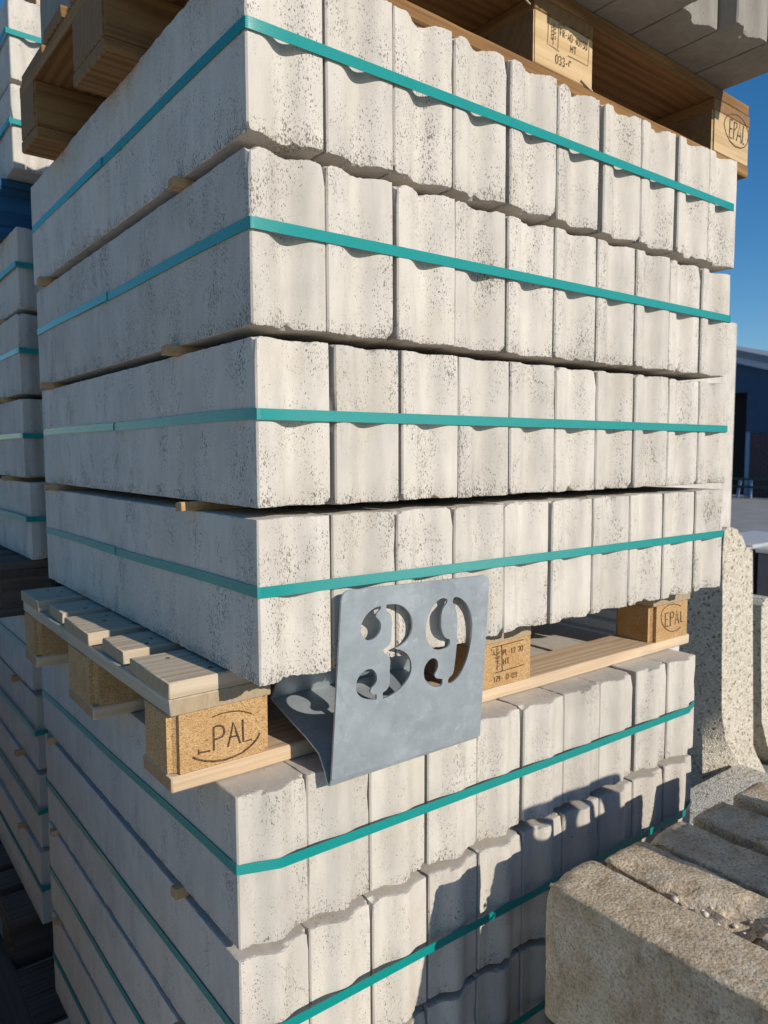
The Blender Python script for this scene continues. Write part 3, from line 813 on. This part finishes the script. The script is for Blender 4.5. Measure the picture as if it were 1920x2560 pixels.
# unseen loads left of the aisle, added to shade the lower left
for nm, ay in (("nearer", 0.45), ("farther", 1.58)):
    for li, z in enumerate((-0.9965, -0.7815, -0.5660, -0.3475)):
        layer(KT, -1.27, ay, z, [i * 0.107 for i in range(7)],
              lambda i, li=li, nm=nm: f"kerb {ORD[i]} from left in layer {['one', 'two', 'three', 'four'][li]} of the {nm} load across the aisle", "kerbs across the narrow aisle", n0=li)


# ------------------------------------------------------------------ straps
def strap(path, width=0.0135, thick=0.0010, label="", group="", loc=(0, 0, 0)):
    """Closed ribbon along path of (x, y, z, nx, ny)."""
    bm = bmesh.new()
    rows = []
    for x, y, z, nx, ny in path:
        hw = width / 2
        rows.append([bm.verts.new((x, y, z - hw)), bm.verts.new((x, y, z + hw)),
                     bm.verts.new((x + nx * thick, y + ny * thick, z + hw)), bm.verts.new((x + nx * thick, y + ny * thick, z - hw))])
    n = len(rows)
    for i in range(n):
        a, b = rows[i], rows[(i + 1) % n]
        for q in range(4):
            r = (q + 1) % 4
            bm.faces.new((a[q], b[q], b[r], a[r]))
    o = obj("packing_strap", bm_mesh("packing_strap", bm, M['strap'], 30), loc)
    tag(o, label, "strap", group)
    return o


def stack_path(x0, x1, y0, y1, zc, front_pts):
    """zc: (front-left, front-right, back-left) strap heights."""
    zfl, zfr, zbl = zc
    zbr = zfr + (zbl - zfl)
    p = []
    g = 0.0012
    # left side from back to front
    for i in range(25):
        t = i / 24
        p.append((x0 - g, y1 + (y0 + 0.004 - y1) * t, zbl + (zfl - zbl) * t + 0.0012 * math.sin(t * 9), -1, 0))
    p.append((x0 - g + 0.0006, y0 - g + 0.0012, zfl, -0.7, -0.7))
    for x, y in front_pts:
        t = (x - x0) / (x1 - x0)
        p.append((x, y - g, zfl + (zfr - zfl) * t, 0, -1))
    p.append((x1 + g - 0.0006, y0 - g + 0.0012, zfr, 0.7, -0.7))
    for i in range(9):
        t = i / 8
        p.append((x1 + g, y0 + 0.004 + (y1 - y0 - 0.004) * t, zfr + (zbr - zfr) * t, 1, 0))
    for i in range(1, 8):
        t = i / 8
        p.append((x1 + (x0 - x1) * t, y1 + 0.03, zbr + (zbl - zbr) * t, 0, 1))
    return p


def lerp_pts(pts, n=6):
    out = []
    for i in range(len(pts) - 1):
        for j in range(n):
            t = j / n
            out.append((pts[i][0] * (1 - t) + pts[i + 1][0] * t, pts[i][1] * (1 - t) + pts[i + 1][1] * t))
    out.append(pts[-1])
    return out


SU = [(0.7645, 0.7665, 0.7665), (0.5475, 0.5488, 0.5490), (0.3305, 0.3293, 0.3305), (0.1185, 0.1150, 0.1130)]
for li in range(4):
    x0 = DXU[li]
    y0 = -0.0035 if li < 2 else -0.0015
    fp = lerp_pts([(x0 + 0.003, y0), (x0 + W / 2, y0 - 0.0012), (x0 + W - 0.003, y0)], 10)
    st = strap(stack_path(x0, x0 + W, y0, 0.99, SU[li], fp), label=f"teal strap round the {LN[li]} kerb layer above the 39 sign", group="straps above the number sign")
    # welded overlap on the left side
    yb = 0.505 + li * 0.003
    z = SU[li][0] + (SU[li][2] - SU[li][0]) * 0.5
    bm = bmesh.new()
    box_bm(bm, x0 - 0.0034, x0 - 0.0020, yb, yb + 0.20, z - 0.0066, z + 0.0066)
    obj("strap_weld", bm_mesh("strap_weld", bm, M['strap']), (0, 0, 0), st)
SL = [(-0.2395, -0.2500, -0.2650), (-0.4640, -0.4700, -0.4780), (-0.6800, -0.6840, -0.6900), (-0.8950, -0.8990, -0.9040)]
for li in range(4):
    pts = [(-0.0152 + 0.003, 0.0385)]
    for j, xj in enumerate(JL[li]):
        pts.append((-0.0152 + xj + 0.052, 0.0215))
    pts.append((-0.0152 + 1.064, 0.0385))
    st = strap(stack_path(-0.0152, -0.0152 + 1.066, 0.0385, 1.028, SL[li], lerp_pts(pts, 4)), label=f"teal strap round the {LN[li]} kerb layer below the 39 sign", group="straps below the number sign")
for nm, zs_ in (("upper", NUP), ("lower", NLO), ("raised", NTOP)):
    for li, z in enumerate(zs_):
        y0 = NY - 0.004 if nm != 'lower' else NY
        cnt = 10 if nm == 'raised' else 4
        wN = 0.107 * cnt
        fp = lerp_pts([(NX + 0.003, y0), (NX + wN, y0)], 8)
        zz = z + 0.108
        strap(stack_path(NX - 0.008, NX + wN, y0 - 0.004, NY + 0.998, (zz, zz, zz), fp),
              label=f"teal strap round layer {['one', 'two', 'three', 'four'][li]} of the rear {nm} kerb load", group="straps of the rear loads")

# ------------------------------------------------------------------ laths between layers
lath_me = [plank_mesh("lath", 1.12, 0.019, 0.0115, M['lath'], 40 + i, 0.0008, 0.0005, 6) for i in range(3)]


def lath(x_left, y, z, rz, label, i, group, sc=1.0):
    o = obj("spacer_lath", lath_me[i % 3], (x_left + 0.56, y, z), None, (rk.uniform(-.12, .12), 0, rz))
    o.scale = (1, 1, sc)
    tag(o, label, "lath", group)


GN = ['uppermost', 'middle', 'lowest']
for g_, (zb, zt) in enumerate(((LAYERS_UP[1] + H, LAYERS_UP[0]), (LAYERS_UP[2] + H, LAYERS_UP[1]), (LAYERS_UP[3] + H, LAYERS_UP[2]))):
    zc = (zb + zt) / 2
    sc = (zt - zb) / 0.0115 * 0.97
    lath(-0.017 - 0.003 * g_, [0.203, 0.209, 0.215][g_], zc, [0.02, -0.03, 0.06][g_], f"near wooden lath end in the {GN[g_]} gap above the 39 sign", g_, "laths above the number sign", sc)
    lath(-0.020, [0.905, 0.915, 0.915][g_], zc, 0.01, f"far wooden lath end in the {GN[g_]} gap above the 39 sign", g_ + 1, "laths above the number sign", sc)
for g_, (zb, zt) in enumerate(((LAYERS_LO[1] + H, LAYERS_LO[0]), (LAYERS_LO[2] + H, LAYERS_LO[1]), (LAYERS_LO[3] + H, LAYERS_LO[2]))):
    zc = (zb + zt) / 2
    sc = (zt - zb) / 0.0115 * 0.97
    lath(-0.028, [0.235, 0.24, 0.24][g_], zc, 0.02, f"near wooden lath end in the {GN[g_]} gap below the 39 sign", g_, "laths below the number sign", sc)
    lath(-0.026, [0.945, 0.950, 0.955][g_], zc, -0.02, f"far wooden lath end in the {GN[g_]} gap below the 39 sign", g_ + 1, "laths below the number sign", sc)
for nm, zs_ in (("upper", NUP), ("lower", NLO), ("raised", NTOP)):
    for g_ in range(len(zs_) - 1):
        zb, zt = zs_[g_ + 1] + H, zs_[g_]
        lath(NX - 0.022, NY + 0.21, (zb + zt) / 2, 0.02, f"near lath end in gap {['one', 'two', 'three'][g_]} of the rear {nm} kerb load", g_, "laths of the rear loads", (zt - zb) / 0.0115 * .97)


# ------------------------------------------------------------------ pallets
def stroke_mesh(name, strokes, mat):
    """Burnt-in marks: thin ribbons in the x-z plane, 0.4 mm proud of y = 0 towards -Y."""
    bm = bmesh.new()
    for si, (w, pts) in enumerate(strokes):
        p = [Vector((a, b)) for a, b in pts]
        yy = -0.0004 - 0.00003 * (si % 7)
        L, R = [], []
        for i in range(len(p)):
            d = (p[min(i + 1, len(p) - 1)] - p[max(i - 1, 0)])
            if d.length < 1e-6:
                d = Vector((1, 0))
            d.normalize()
            nn = Vector((-d.y, d.x)) * w * 0.5
            L.append(bm.verts.new((p[i].x + nn.x, yy, p[i].y + nn.y)))
            R.append(bm.verts.new((p[i].x - nn.x, yy, p[i].y - nn.y)))
        for i in range(len(p) - 1):
            bm.faces.new((L[i], R[i], R[i + 1], L[i + 1]))
    return bm_mesh(name, bm, mat)


BT = [(0.0, 0.145), (0.1865, 0.100), (0.3275, 0.145), (0.5135, 0.100), (0.655, 0.145)]
BB = [(0.0, 0.100), (0.3275, 0.145), (0.700, 0.100)]
XB = [0.0, 0.5275, 1.055]


def block_mesh(name, lx, ly, mat, seed, bev):
    bm = bmesh.new()
    bmesh.ops.create_cube(bm, size=1.0)
    for v in bm.verts:
        v.co = Vector((v.co.x * lx, v.co.y * ly, v.co.z * 0.078))
    ve = [e for e in bm.edges if abs(e.verts[0].co.z - e.verts[1].co.z) > 0.05]
    bmesh.ops.bevel(bm, geom=ve, offset=bev, segments=3, affect='EDGES')
    he = [e for e in bm.edges if abs(e.verts[0].co.z - e.verts[1].co.z) < 1e-5]
    bmesh.ops.bevel(bm, geom=he, offset=0.0012, segments=1, affect='EDGES')
    return bm_mesh(name, bm, mat, 40)


def pallet(loc, label, mats, seed, stamps=None, group=None, bev=0.012, off=None):
    """Euro pallet 1.2 x 0.8 x 0.144, origin at its lower front left corner."""
    r = random.Random(seed)
    root = empty("wooden_pallet", loc)
    tag(root, label, "pallet", group)
    for i, (y, wd) in enumerate(BT):
        lx = 1.2 - r.random() * 0.012
        me = plank_mesh("top_board", lx, wd, 0.0215, mats[0], seed + i, 0.0016, 0.0013, 24)
        dx = (off[i] if off else (r.random() - .5) * 0.012)
        obj("top_board", me, (0.6 + dx, y + wd / 2, 0.133), root, (0, 0, (r.random() - .5) * 0.006))
    for i, x in enumerate(XB):
        me = plank_mesh("stringer_board", 0.8, 0.143, 0.0215, mats[1], seed + 10 + i, 0.0015, 0.0012, 20)
        obj("stringer_board", me, (x + 0.0725, 0.4, 0.111), root, (0, 0, math.pi / 2))
    for i, (y, wd) in enumerate(BB):
        me = plank_mesh("bottom_board", 1.198, wd, 0.0215, mats[2], seed + 20 + i, 0.0025, 0.0014, 24)
        obj("bottom_board", me, (0.6, y + wd / 2, 0.011), root)
    for j, (y, wd) in enumerate(BB):
        for i, x in enumerate(XB):
            me = block_mesh("block", 0.144, wd - 0.001, mats[4] if (len(mats) > 4 and i == 0) else mats[3], seed, bev if i != 1 else 0.002)
            bo_ = obj("block", me, (x + 0.0725, y + wd / 2, 0.061), root)
            if j == 0 and stamps and i in stamps:
                sm = stroke_mesh("stamp", stamps[i], M['brand'])
                obj("stamp", sm, (-0.0725, -wd / 2 - 0.0001, -0.039), bo_)
    return root


pm = (M['board'], M['board'], M['board_fresh'], M['chip'])
pal_mid = pallet((-0.0771, 0.0929, -0.144), "wooden pallet between the two kerb loads, holding the 39 sign", pm, 100,
                 {0: S_EPAL_A, 1: S_IPPC_A, 2: S_EPAL_B}, off=[0.0, 0.002, -0.006, 0.002, -0.003])
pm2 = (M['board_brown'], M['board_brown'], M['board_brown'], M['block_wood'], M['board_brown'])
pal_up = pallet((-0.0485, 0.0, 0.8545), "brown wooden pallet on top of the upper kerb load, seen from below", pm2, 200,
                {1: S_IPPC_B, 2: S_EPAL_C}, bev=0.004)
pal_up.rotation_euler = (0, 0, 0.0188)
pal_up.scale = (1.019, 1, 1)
pal_low = pallet((-0.08, 0.12, -1.140), "wooden pallet on the ground under the lower kerb load", pm, 300)
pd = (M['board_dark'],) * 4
pb = (M['board_blue'], M['board_blue'], M['board_blue'], M['board_blue'])
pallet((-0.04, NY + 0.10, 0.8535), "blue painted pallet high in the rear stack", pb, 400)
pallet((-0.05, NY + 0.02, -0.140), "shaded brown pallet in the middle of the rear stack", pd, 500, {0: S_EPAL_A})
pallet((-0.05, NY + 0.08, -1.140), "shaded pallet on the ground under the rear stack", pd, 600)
pallet((0.10, NY + 0.02, 1.414), "pallet topping the rear stack at the upper left corner", pm, 650)
pallet((-1.50, 0.55, -1.140), "pallet on the ground under the nearer load across the aisle", pm2, 700)
pallet((-1.50, 1.68, -1.140), "pallet on the ground under the farther load across the aisle", pm2, 720)
for i in range(3):  # dark planks added to darken the pale aisle floor
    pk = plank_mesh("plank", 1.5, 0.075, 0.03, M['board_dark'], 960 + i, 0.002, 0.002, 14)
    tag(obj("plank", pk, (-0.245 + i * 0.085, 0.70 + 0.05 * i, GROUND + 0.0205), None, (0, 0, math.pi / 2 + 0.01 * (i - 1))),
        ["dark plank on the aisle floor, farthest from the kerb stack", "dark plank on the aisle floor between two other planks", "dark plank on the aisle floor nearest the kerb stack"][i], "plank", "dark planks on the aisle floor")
for i in range(3):  # more dark planks added to cover the bright ground in the gap
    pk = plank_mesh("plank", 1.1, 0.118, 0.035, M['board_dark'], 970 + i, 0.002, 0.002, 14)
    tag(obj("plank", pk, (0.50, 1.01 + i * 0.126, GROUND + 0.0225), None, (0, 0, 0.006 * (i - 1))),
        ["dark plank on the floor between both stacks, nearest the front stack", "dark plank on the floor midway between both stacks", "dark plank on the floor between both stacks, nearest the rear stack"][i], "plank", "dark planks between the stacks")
# nail heads on the boards of the middle pallet
rn = random.Random(12)
for b_ in list(pal_mid.children):
    if b_.name.split('.')[0] != 'top_board':
        continue
    bm = bmesh.new()
    wd = max(v.co.y for v in b_.data.vertices) * 2
    for xs_ in (-0.527, 0.0, 0.527):
        for q in range(3):
            c = Vector((xs_ + rn.uniform(-.03, .03), wd * (-0.28 + 0.28 * q) + rn.uniform(-.008, .008), 0.0108))
            vs = [bm.verts.new(c + Vector((0.0034 * math.cos(a * math.pi / 4), 0.0034 * math.sin(a * math.pi / 4), 0.0004))) for a in range(8)]
            lo = [bm.verts.new(v.co + Vector((0, 0, -0.002))) for v in vs]
            bm.faces.new(vs)
            for a in range(8):
                bm.faces.new((vs[a], lo[a], lo[(a + 1) % 8], vs[(a + 1) % 8]))
    no = obj("nails", bm_mesh("nails", bm, M['nail']), (0, 0, 0), b_)
    no['kind'] = 'stuff'
# splinters torn from the centre block of the upper pallet
for i, (px, pz, a) in enumerate(((0.505, 0.1035, 0.25), (0.655, 0.0235, 0.25))):
    me = plank_mesh("splinter", 0.026 + 0.006 * (i % 3), 0.0025, 0.0022, M['board'], 900 + i, 0.0005, 0.0008, 3)
    obj("splinter", me, (px, -0.0012, pz), pal_up, (0.1, a, 0.05))


# ------------------------------------------------------------------ number sign
def cut_plate(name, outline, holes, thick, mat):
    cu = bpy.data.curves.new(name, 'CURVE')
    cu.dimensions = '2D'
    cu.fill_mode = 'BOTH'
    cu.extrude = thick / 2
    cu.bevel_depth = 0.0003
    for pts, smooth in [(outline, False)] + [(h, True) for h in holes]:
        sp_ = cu.splines.new('BEZIER' if smooth else 'POLY')
        if smooth:
            sp_.bezier_points.add(len(pts) - 1)
            for bp, q in zip(sp_.bezier_points, pts):
                bp.co = (q[0], q[1], 0)
                bp.handle_left_type = bp.handle_right_type = 'AUTO'
            # keep the cut corners crisp
            for i, bp in enumerate(sp_.bezier_points):
                a = Vector(pts[i - 1]) - Vector(pts[i])
                b = Vector(pts[(i + 1) % len(pts)]) - Vector(pts[i])
                if a.length and b.length and a.angle(b) < math.radians(118):
                    bp.handle_left_type = bp.handle_right_type = 'VECTOR'
            sp_.resolution_u = 4
        else:
            sp_.points.add(len(pts) - 1)
            for bp, q in zip(sp_.points, pts):
                bp.co = (q[0], q[1], 0, 1)
        sp_.use_cyclic_u = True
    tmp = bpy.data.objects.new(name + "_curve", cu)
    COL.objects.link(tmp)
    dg = bpy.context.evaluated_depsgraph_get()
    me = bpy.data.meshes.new_from_object(tmp.evaluated_get(dg))
    bpy.data.objects.remove(tmp)
    me.name = name
    me.materials.clear()
    me.materials.append(mat)
    return me


def round_poly(c, r, n=6, which=(0, 1, 2, 3)):
    out = []
    m = len(c)
    for i in range(m):
        p = Vector(c[i])
        if i not in which:
            out.append(tuple(p))
            continue
        a = (Vector(c[i - 1]) - p).normalized()
        b = (Vector(c[(i + 1) % m]) - p).normalized()
        for j in range(n + 1):
            t = j / n
            q = (p + a * r) * (1 - t) ** 2 + p * 2 * t * (1 - t) + (p + b * r) * t ** 2
            out.append(tuple(q))
    return out


# outline in the plate's own plane: origin at x = 0.10, z = -0.150 (v upwards)
TILT = math.atan2(0.026, 0.26)
CS = 1.0 / math.cos(TILT)
outl = round_poly([(0.0078, 0.2603), (0.2715, 0.2536), (0.2790, 0.0), (0.0062, 0.006)], 0.013, 6, (0, 1))
outl = [(a, b * CS) for a, b in outl]
HOL = [[(a, b * CS) for a, b in h] for h in HOLES]
plate_me = cut_plate("front_plate", outl, HOL, 0.003, M['steel'])


def base_plate_mesh():
    """Folded sheet: from the bottom fold up and back to a flange; profile in y-z (plate coords), from x0 to x1."""
    prof = [(0.0, 0.004), (0.0022, -0.004), (0.007, -0.0055), (0.012, 0.000), (0.018, 0.012), (0.030, 0.030), (0.060, 0.042), (0.100, 0.053), (0.160, 0.072), (0.160, 0.0735), (0.156, 0.078), (0.140, 0.110)]
    bm = bmesh.new()
    t = 0.0028
    rows = []
    n = len(prof)
    for i, (y, z) in enumerate(prof):
        d = Vector(prof[min(i + 1, n - 1)]) - Vector(prof[max(i - 1, 0)])
        d.normalize()
        nn = Vector((-d.y, d.x)) * t
        f = min(1.0, i / 5.0)
        xl = 0.0065 + 0.0 * f
        xr = 0.279 + (0.27 - 0.279) * f
        rows.append([bm.verts.new((xl, y, z)), bm.verts.new((xr, y, z)), bm.verts.new((xr, y + nn.x, z + nn.y)), bm.verts.new((xl, y + nn.x, z + nn.y))])
    for i in range(n - 1):
        a, b = rows[i], rows[i + 1]
        for q in range(4):
            r = (q + 1) % 4
            bm.faces.new((a[q], a[r], b[r], b[q]))
    bm.faces.new(rows[0])
    bm.faces.new(list(reversed(rows[-1])))
    return bm_mesh("base_plate", bm, M['steel'], 45)


base_me = base_plate_mesh()


def number_sign(loc, label):
    root = empty("number_sign", loc)
    tag(root, label, "sign", None)
    obj("front_plate", plate_me, (0, 0, 0), root, (math.radians(90) + TILT, 0, 0))
    obj("base_plate", base_me, (0, 0, 0), root)
    return root


number_sign((0.10, 0.007, -0.150), "galvanised steel sign with cut out stencil number 39 hooked into the pallet")
s2 = number_sign((0.575, -0.60, -0.2845), "galvanised steel sign standing on the old brown kerbs beyond the right picture edge")


# ------------------------------------------------------------------ old weathered kerbs
def old_kerb_mesh(seed, w, h, length, chip=None, res=0.0085, rnd=0.014, fine=True):
    """Rounded-top kerb, centred in x, top at z = 0, from y = 0 (far) to y = -length."""
    pts = []
    st = res

    def seg(a, b):
        m = max(1, int((Vector(b) - Vector(a)).length / st))
        for j in range(m):
            t = j / m
            pts.append((a[0] + (b[0] - a[0]) * t, a[1] + (b[1] - a[1]) * t))
    hw = w / 2
    seg((-hw, -h + 0.006), (-hw, -rnd * 1.1))
    for j in range(5):
        a = math.pi - (math.pi / 2) * j / 5
        pts.append((-hw + rnd + rnd * math.cos(a), -rnd + rnd * math.sin(a)))
    seg((-hw + rnd, 0.0), (hw - rnd, 0.0))
    for j in range(5):
        a = math.pi / 2 - (math.pi / 2) * j / 5
        pts.append((hw - rnd + rnd * math.cos(a), -rnd + rnd * math.sin(a)))
    seg((hw, -rnd * 1.1), (hw, -h + 0.006))
    seg((hw - 0.006, -h), (-hw + 0.006, -h))
    ny = int(length / (res * 1.2))
    so = Vector((seed * 3.1, seed * 7.7, 0))
    bm = bmesh.new()
    rings = []
    for j in range(ny + 1):
        t = j / ny
        y = -length * t
        endd = min(t * length, (1 - t) * length)
        sh = 0.0
        if endd < 0.014:
            sh = 0.0055 * (1 - math.sqrt(max(0.0, 1 - (1 - endd / 0.014) ** 2)))
        ring = []
        for x, z in pts:
            p = Vector((x, y, z))
            cx, cz = x * (1 - sh / hw), z if z < -h * 0.5 else z - sh
            d = noise.noise(p * 18 + so) * 0.0020 + noise.noise(p * 60 + so) * 0.0014 + noise.noise(p * 150 + so) * 0.0013
            if chip:
                for (c0, rad, dep) in chip:
                    q = (p - Vector(c0))
                    q = Vector((q.x / rad[0], q.y / rad[1], q.z / rad[2]))
                    rr_ = q.length + noise.noise(p * 45 + so) * 0.35
                    if rr_ < 1:
                        d -= dep * (1 - rr_ * rr_) + abs(noise.noise(p * 120)) * 0.006
            nrm = Vector((x, 0, z + h / 2))
            ax, az = abs(x) / hw, abs(z + h / 2) / (h / 2)
            if ax > az:
                nrm = Vector((1 if x > 0 else -1, 0, 0.3 * (z + h / 2) / (h / 2)))
            else:
                nrm = Vector((0.3 * x / hw, 0, 1 if z > -h / 2 else -1))
            nrm.normalize()
            ring.append(bm.verts.new((cx + nrm.x * d, y, cz + nrm.z * d)))
        rings.append(ring)
    n = len(pts)
    for j in range(ny):
        for i in range(n):
            k_ = (i + 1) % n
            bm.faces.new((rings[j][i], rings[j][k_], rings[j + 1][k_], rings[j + 1][i]))
    for ring in (rings[0], rings[-1]):
        c = Vector((0, 0, 0))
        for v in ring:
            c += v.co
        cv = bm.verts.new(c / n)
        for i in range(n):
            bm.faces.new((ring[i], ring[(i + 1) % n], cv))
    return bm_mesh("old_edging_stone", bm, M['old'], 38)


OLD_TOP = -0.292
OX = [0.390, 0.509, 0.612, 0.730, 0.848, 0.966, 1.085, 1.205]
OLAB = ["brown weathered kerb nearest the camera, broad stained side facing the aisle", "brown weathered kerb with a broken edge full of pebbles, second from the aisle",
        "brown weathered kerb third from the aisle, partly under a curved shadow", "brown weathered kerb fourth from the aisle with striped shadows",
        "brown weathered kerb fifth from the aisle below the pebbled wall", "brown weathered kerb sixth from the aisle at the far right", "brown weathered kerb seventh from the aisle, mostly past the right picture edge", "brown weathered kerb eighth from the aisle, past the right picture edge"]
for i, x in enumerate(OX):
    chip = None
    if i == 0:
        chip = [((-0.045, -0.0, 0.0), (0.05, 0.02, 0.02), 0.008)]
    if i == 1:
        chip = [((-0.055, -0.16, -0.005), (0.055, 0.07, 0.03), 0.016), ((-0.02, -0.195, 0.0), (0.055, 0.025, 0.03), 0.012), ((-0.05, -0.06, -0.01), (0.035, 0.06, 0.03), 0.009)]
    if i == 2:
        chip = [((-0.05, -0.0, -0.01), (0.03, 0.03, 0.03), 0.008)]
    me = old_kerb_mesh(i + 1, 0.095 if i == 0 else 0.088 + 0.002 * (i % 2), 0.20, 1.0, chip, 0.0068, 0.0045)
    o = obj("old_edging_stone", me, (x, -0.155 - 0.005 * i, OLD_TOP + [0.0, -0.008, -0.009, -0.010, -0.006, -0.003, -0.003, -0.002][i]), None, (0, [0.0, 0.02, -0.015, 0.01, -0.01, 0.0, 0.01, 0.0][i], 0))
    tag(o, OLAB[i], "edging stone", "weathered kerbs in front of the stack")
    if i == 1:
        bm = bmesh.new()
        rp = random.Random(4)
        for q in range(26):
            c = Vector((-0.050 + rp.random() * 0.05, -0.10 - rp.random() * 0.12, -0.010 - rp.random() * 0.005))
            r_ = bmesh.ops.create_icosphere(bm, subdivisions=1, radius=0.002 + rp.random() * 0.0035)
            sc_ = Vector((1, 0.7 + rp.random() * .5, 0.6 + rp.random() * .4))
            for v in r_['verts']:
                v.co = Vector((v.co.x * sc_.x, v.co.y * sc_.y, v.co.z * sc_.z)) + c
        po = obj("pebbles", bm_mesh("pebbles", bm, M['pebble'], 80), (0, 0, 0), o)
        po['kind'] = 'stuff'
for li, top in enumerate((OLD_TOP - 0.240, OLD_TOP - 0.455)):
    me = old_kerb_mesh(30 + li, 0.104, 0.21, 1.0, None, 0.02)
    for i, x in enumerate(OX):
        o = obj("old_edging_stone", me, (x + 0.004, -0.165, top), None)
        tag(o, f"shaded weathered kerb under the {ORD[i]} old kerb, layer {['two', 'three'][li]} down", "edging stone", "lower layers of weathered kerbs")
pallet((0.24, -1.06, OLD_TOP - 0.455 - 0.21 - 0.146), "pallet under the weathered kerbs", pm2, 800)
bz = OLD_TOP - 0.455 - 0.21 - 0.146
for i, y in enumerate((-1.0, -0.35)):
    bm = bmesh.new()
    box_bm(bm, 0.2, 1.45, y - 0.05, y + 0.05, GROUND + 0.001, bz - 0.001)
    tag(obj("support_beam", bm_mesh("support_beam", bm, M['board_brown'])), ["near beam on the ground under the weathered kerb pallet", "far beam on the ground under the weathered kerb pallet"][i], "beam")
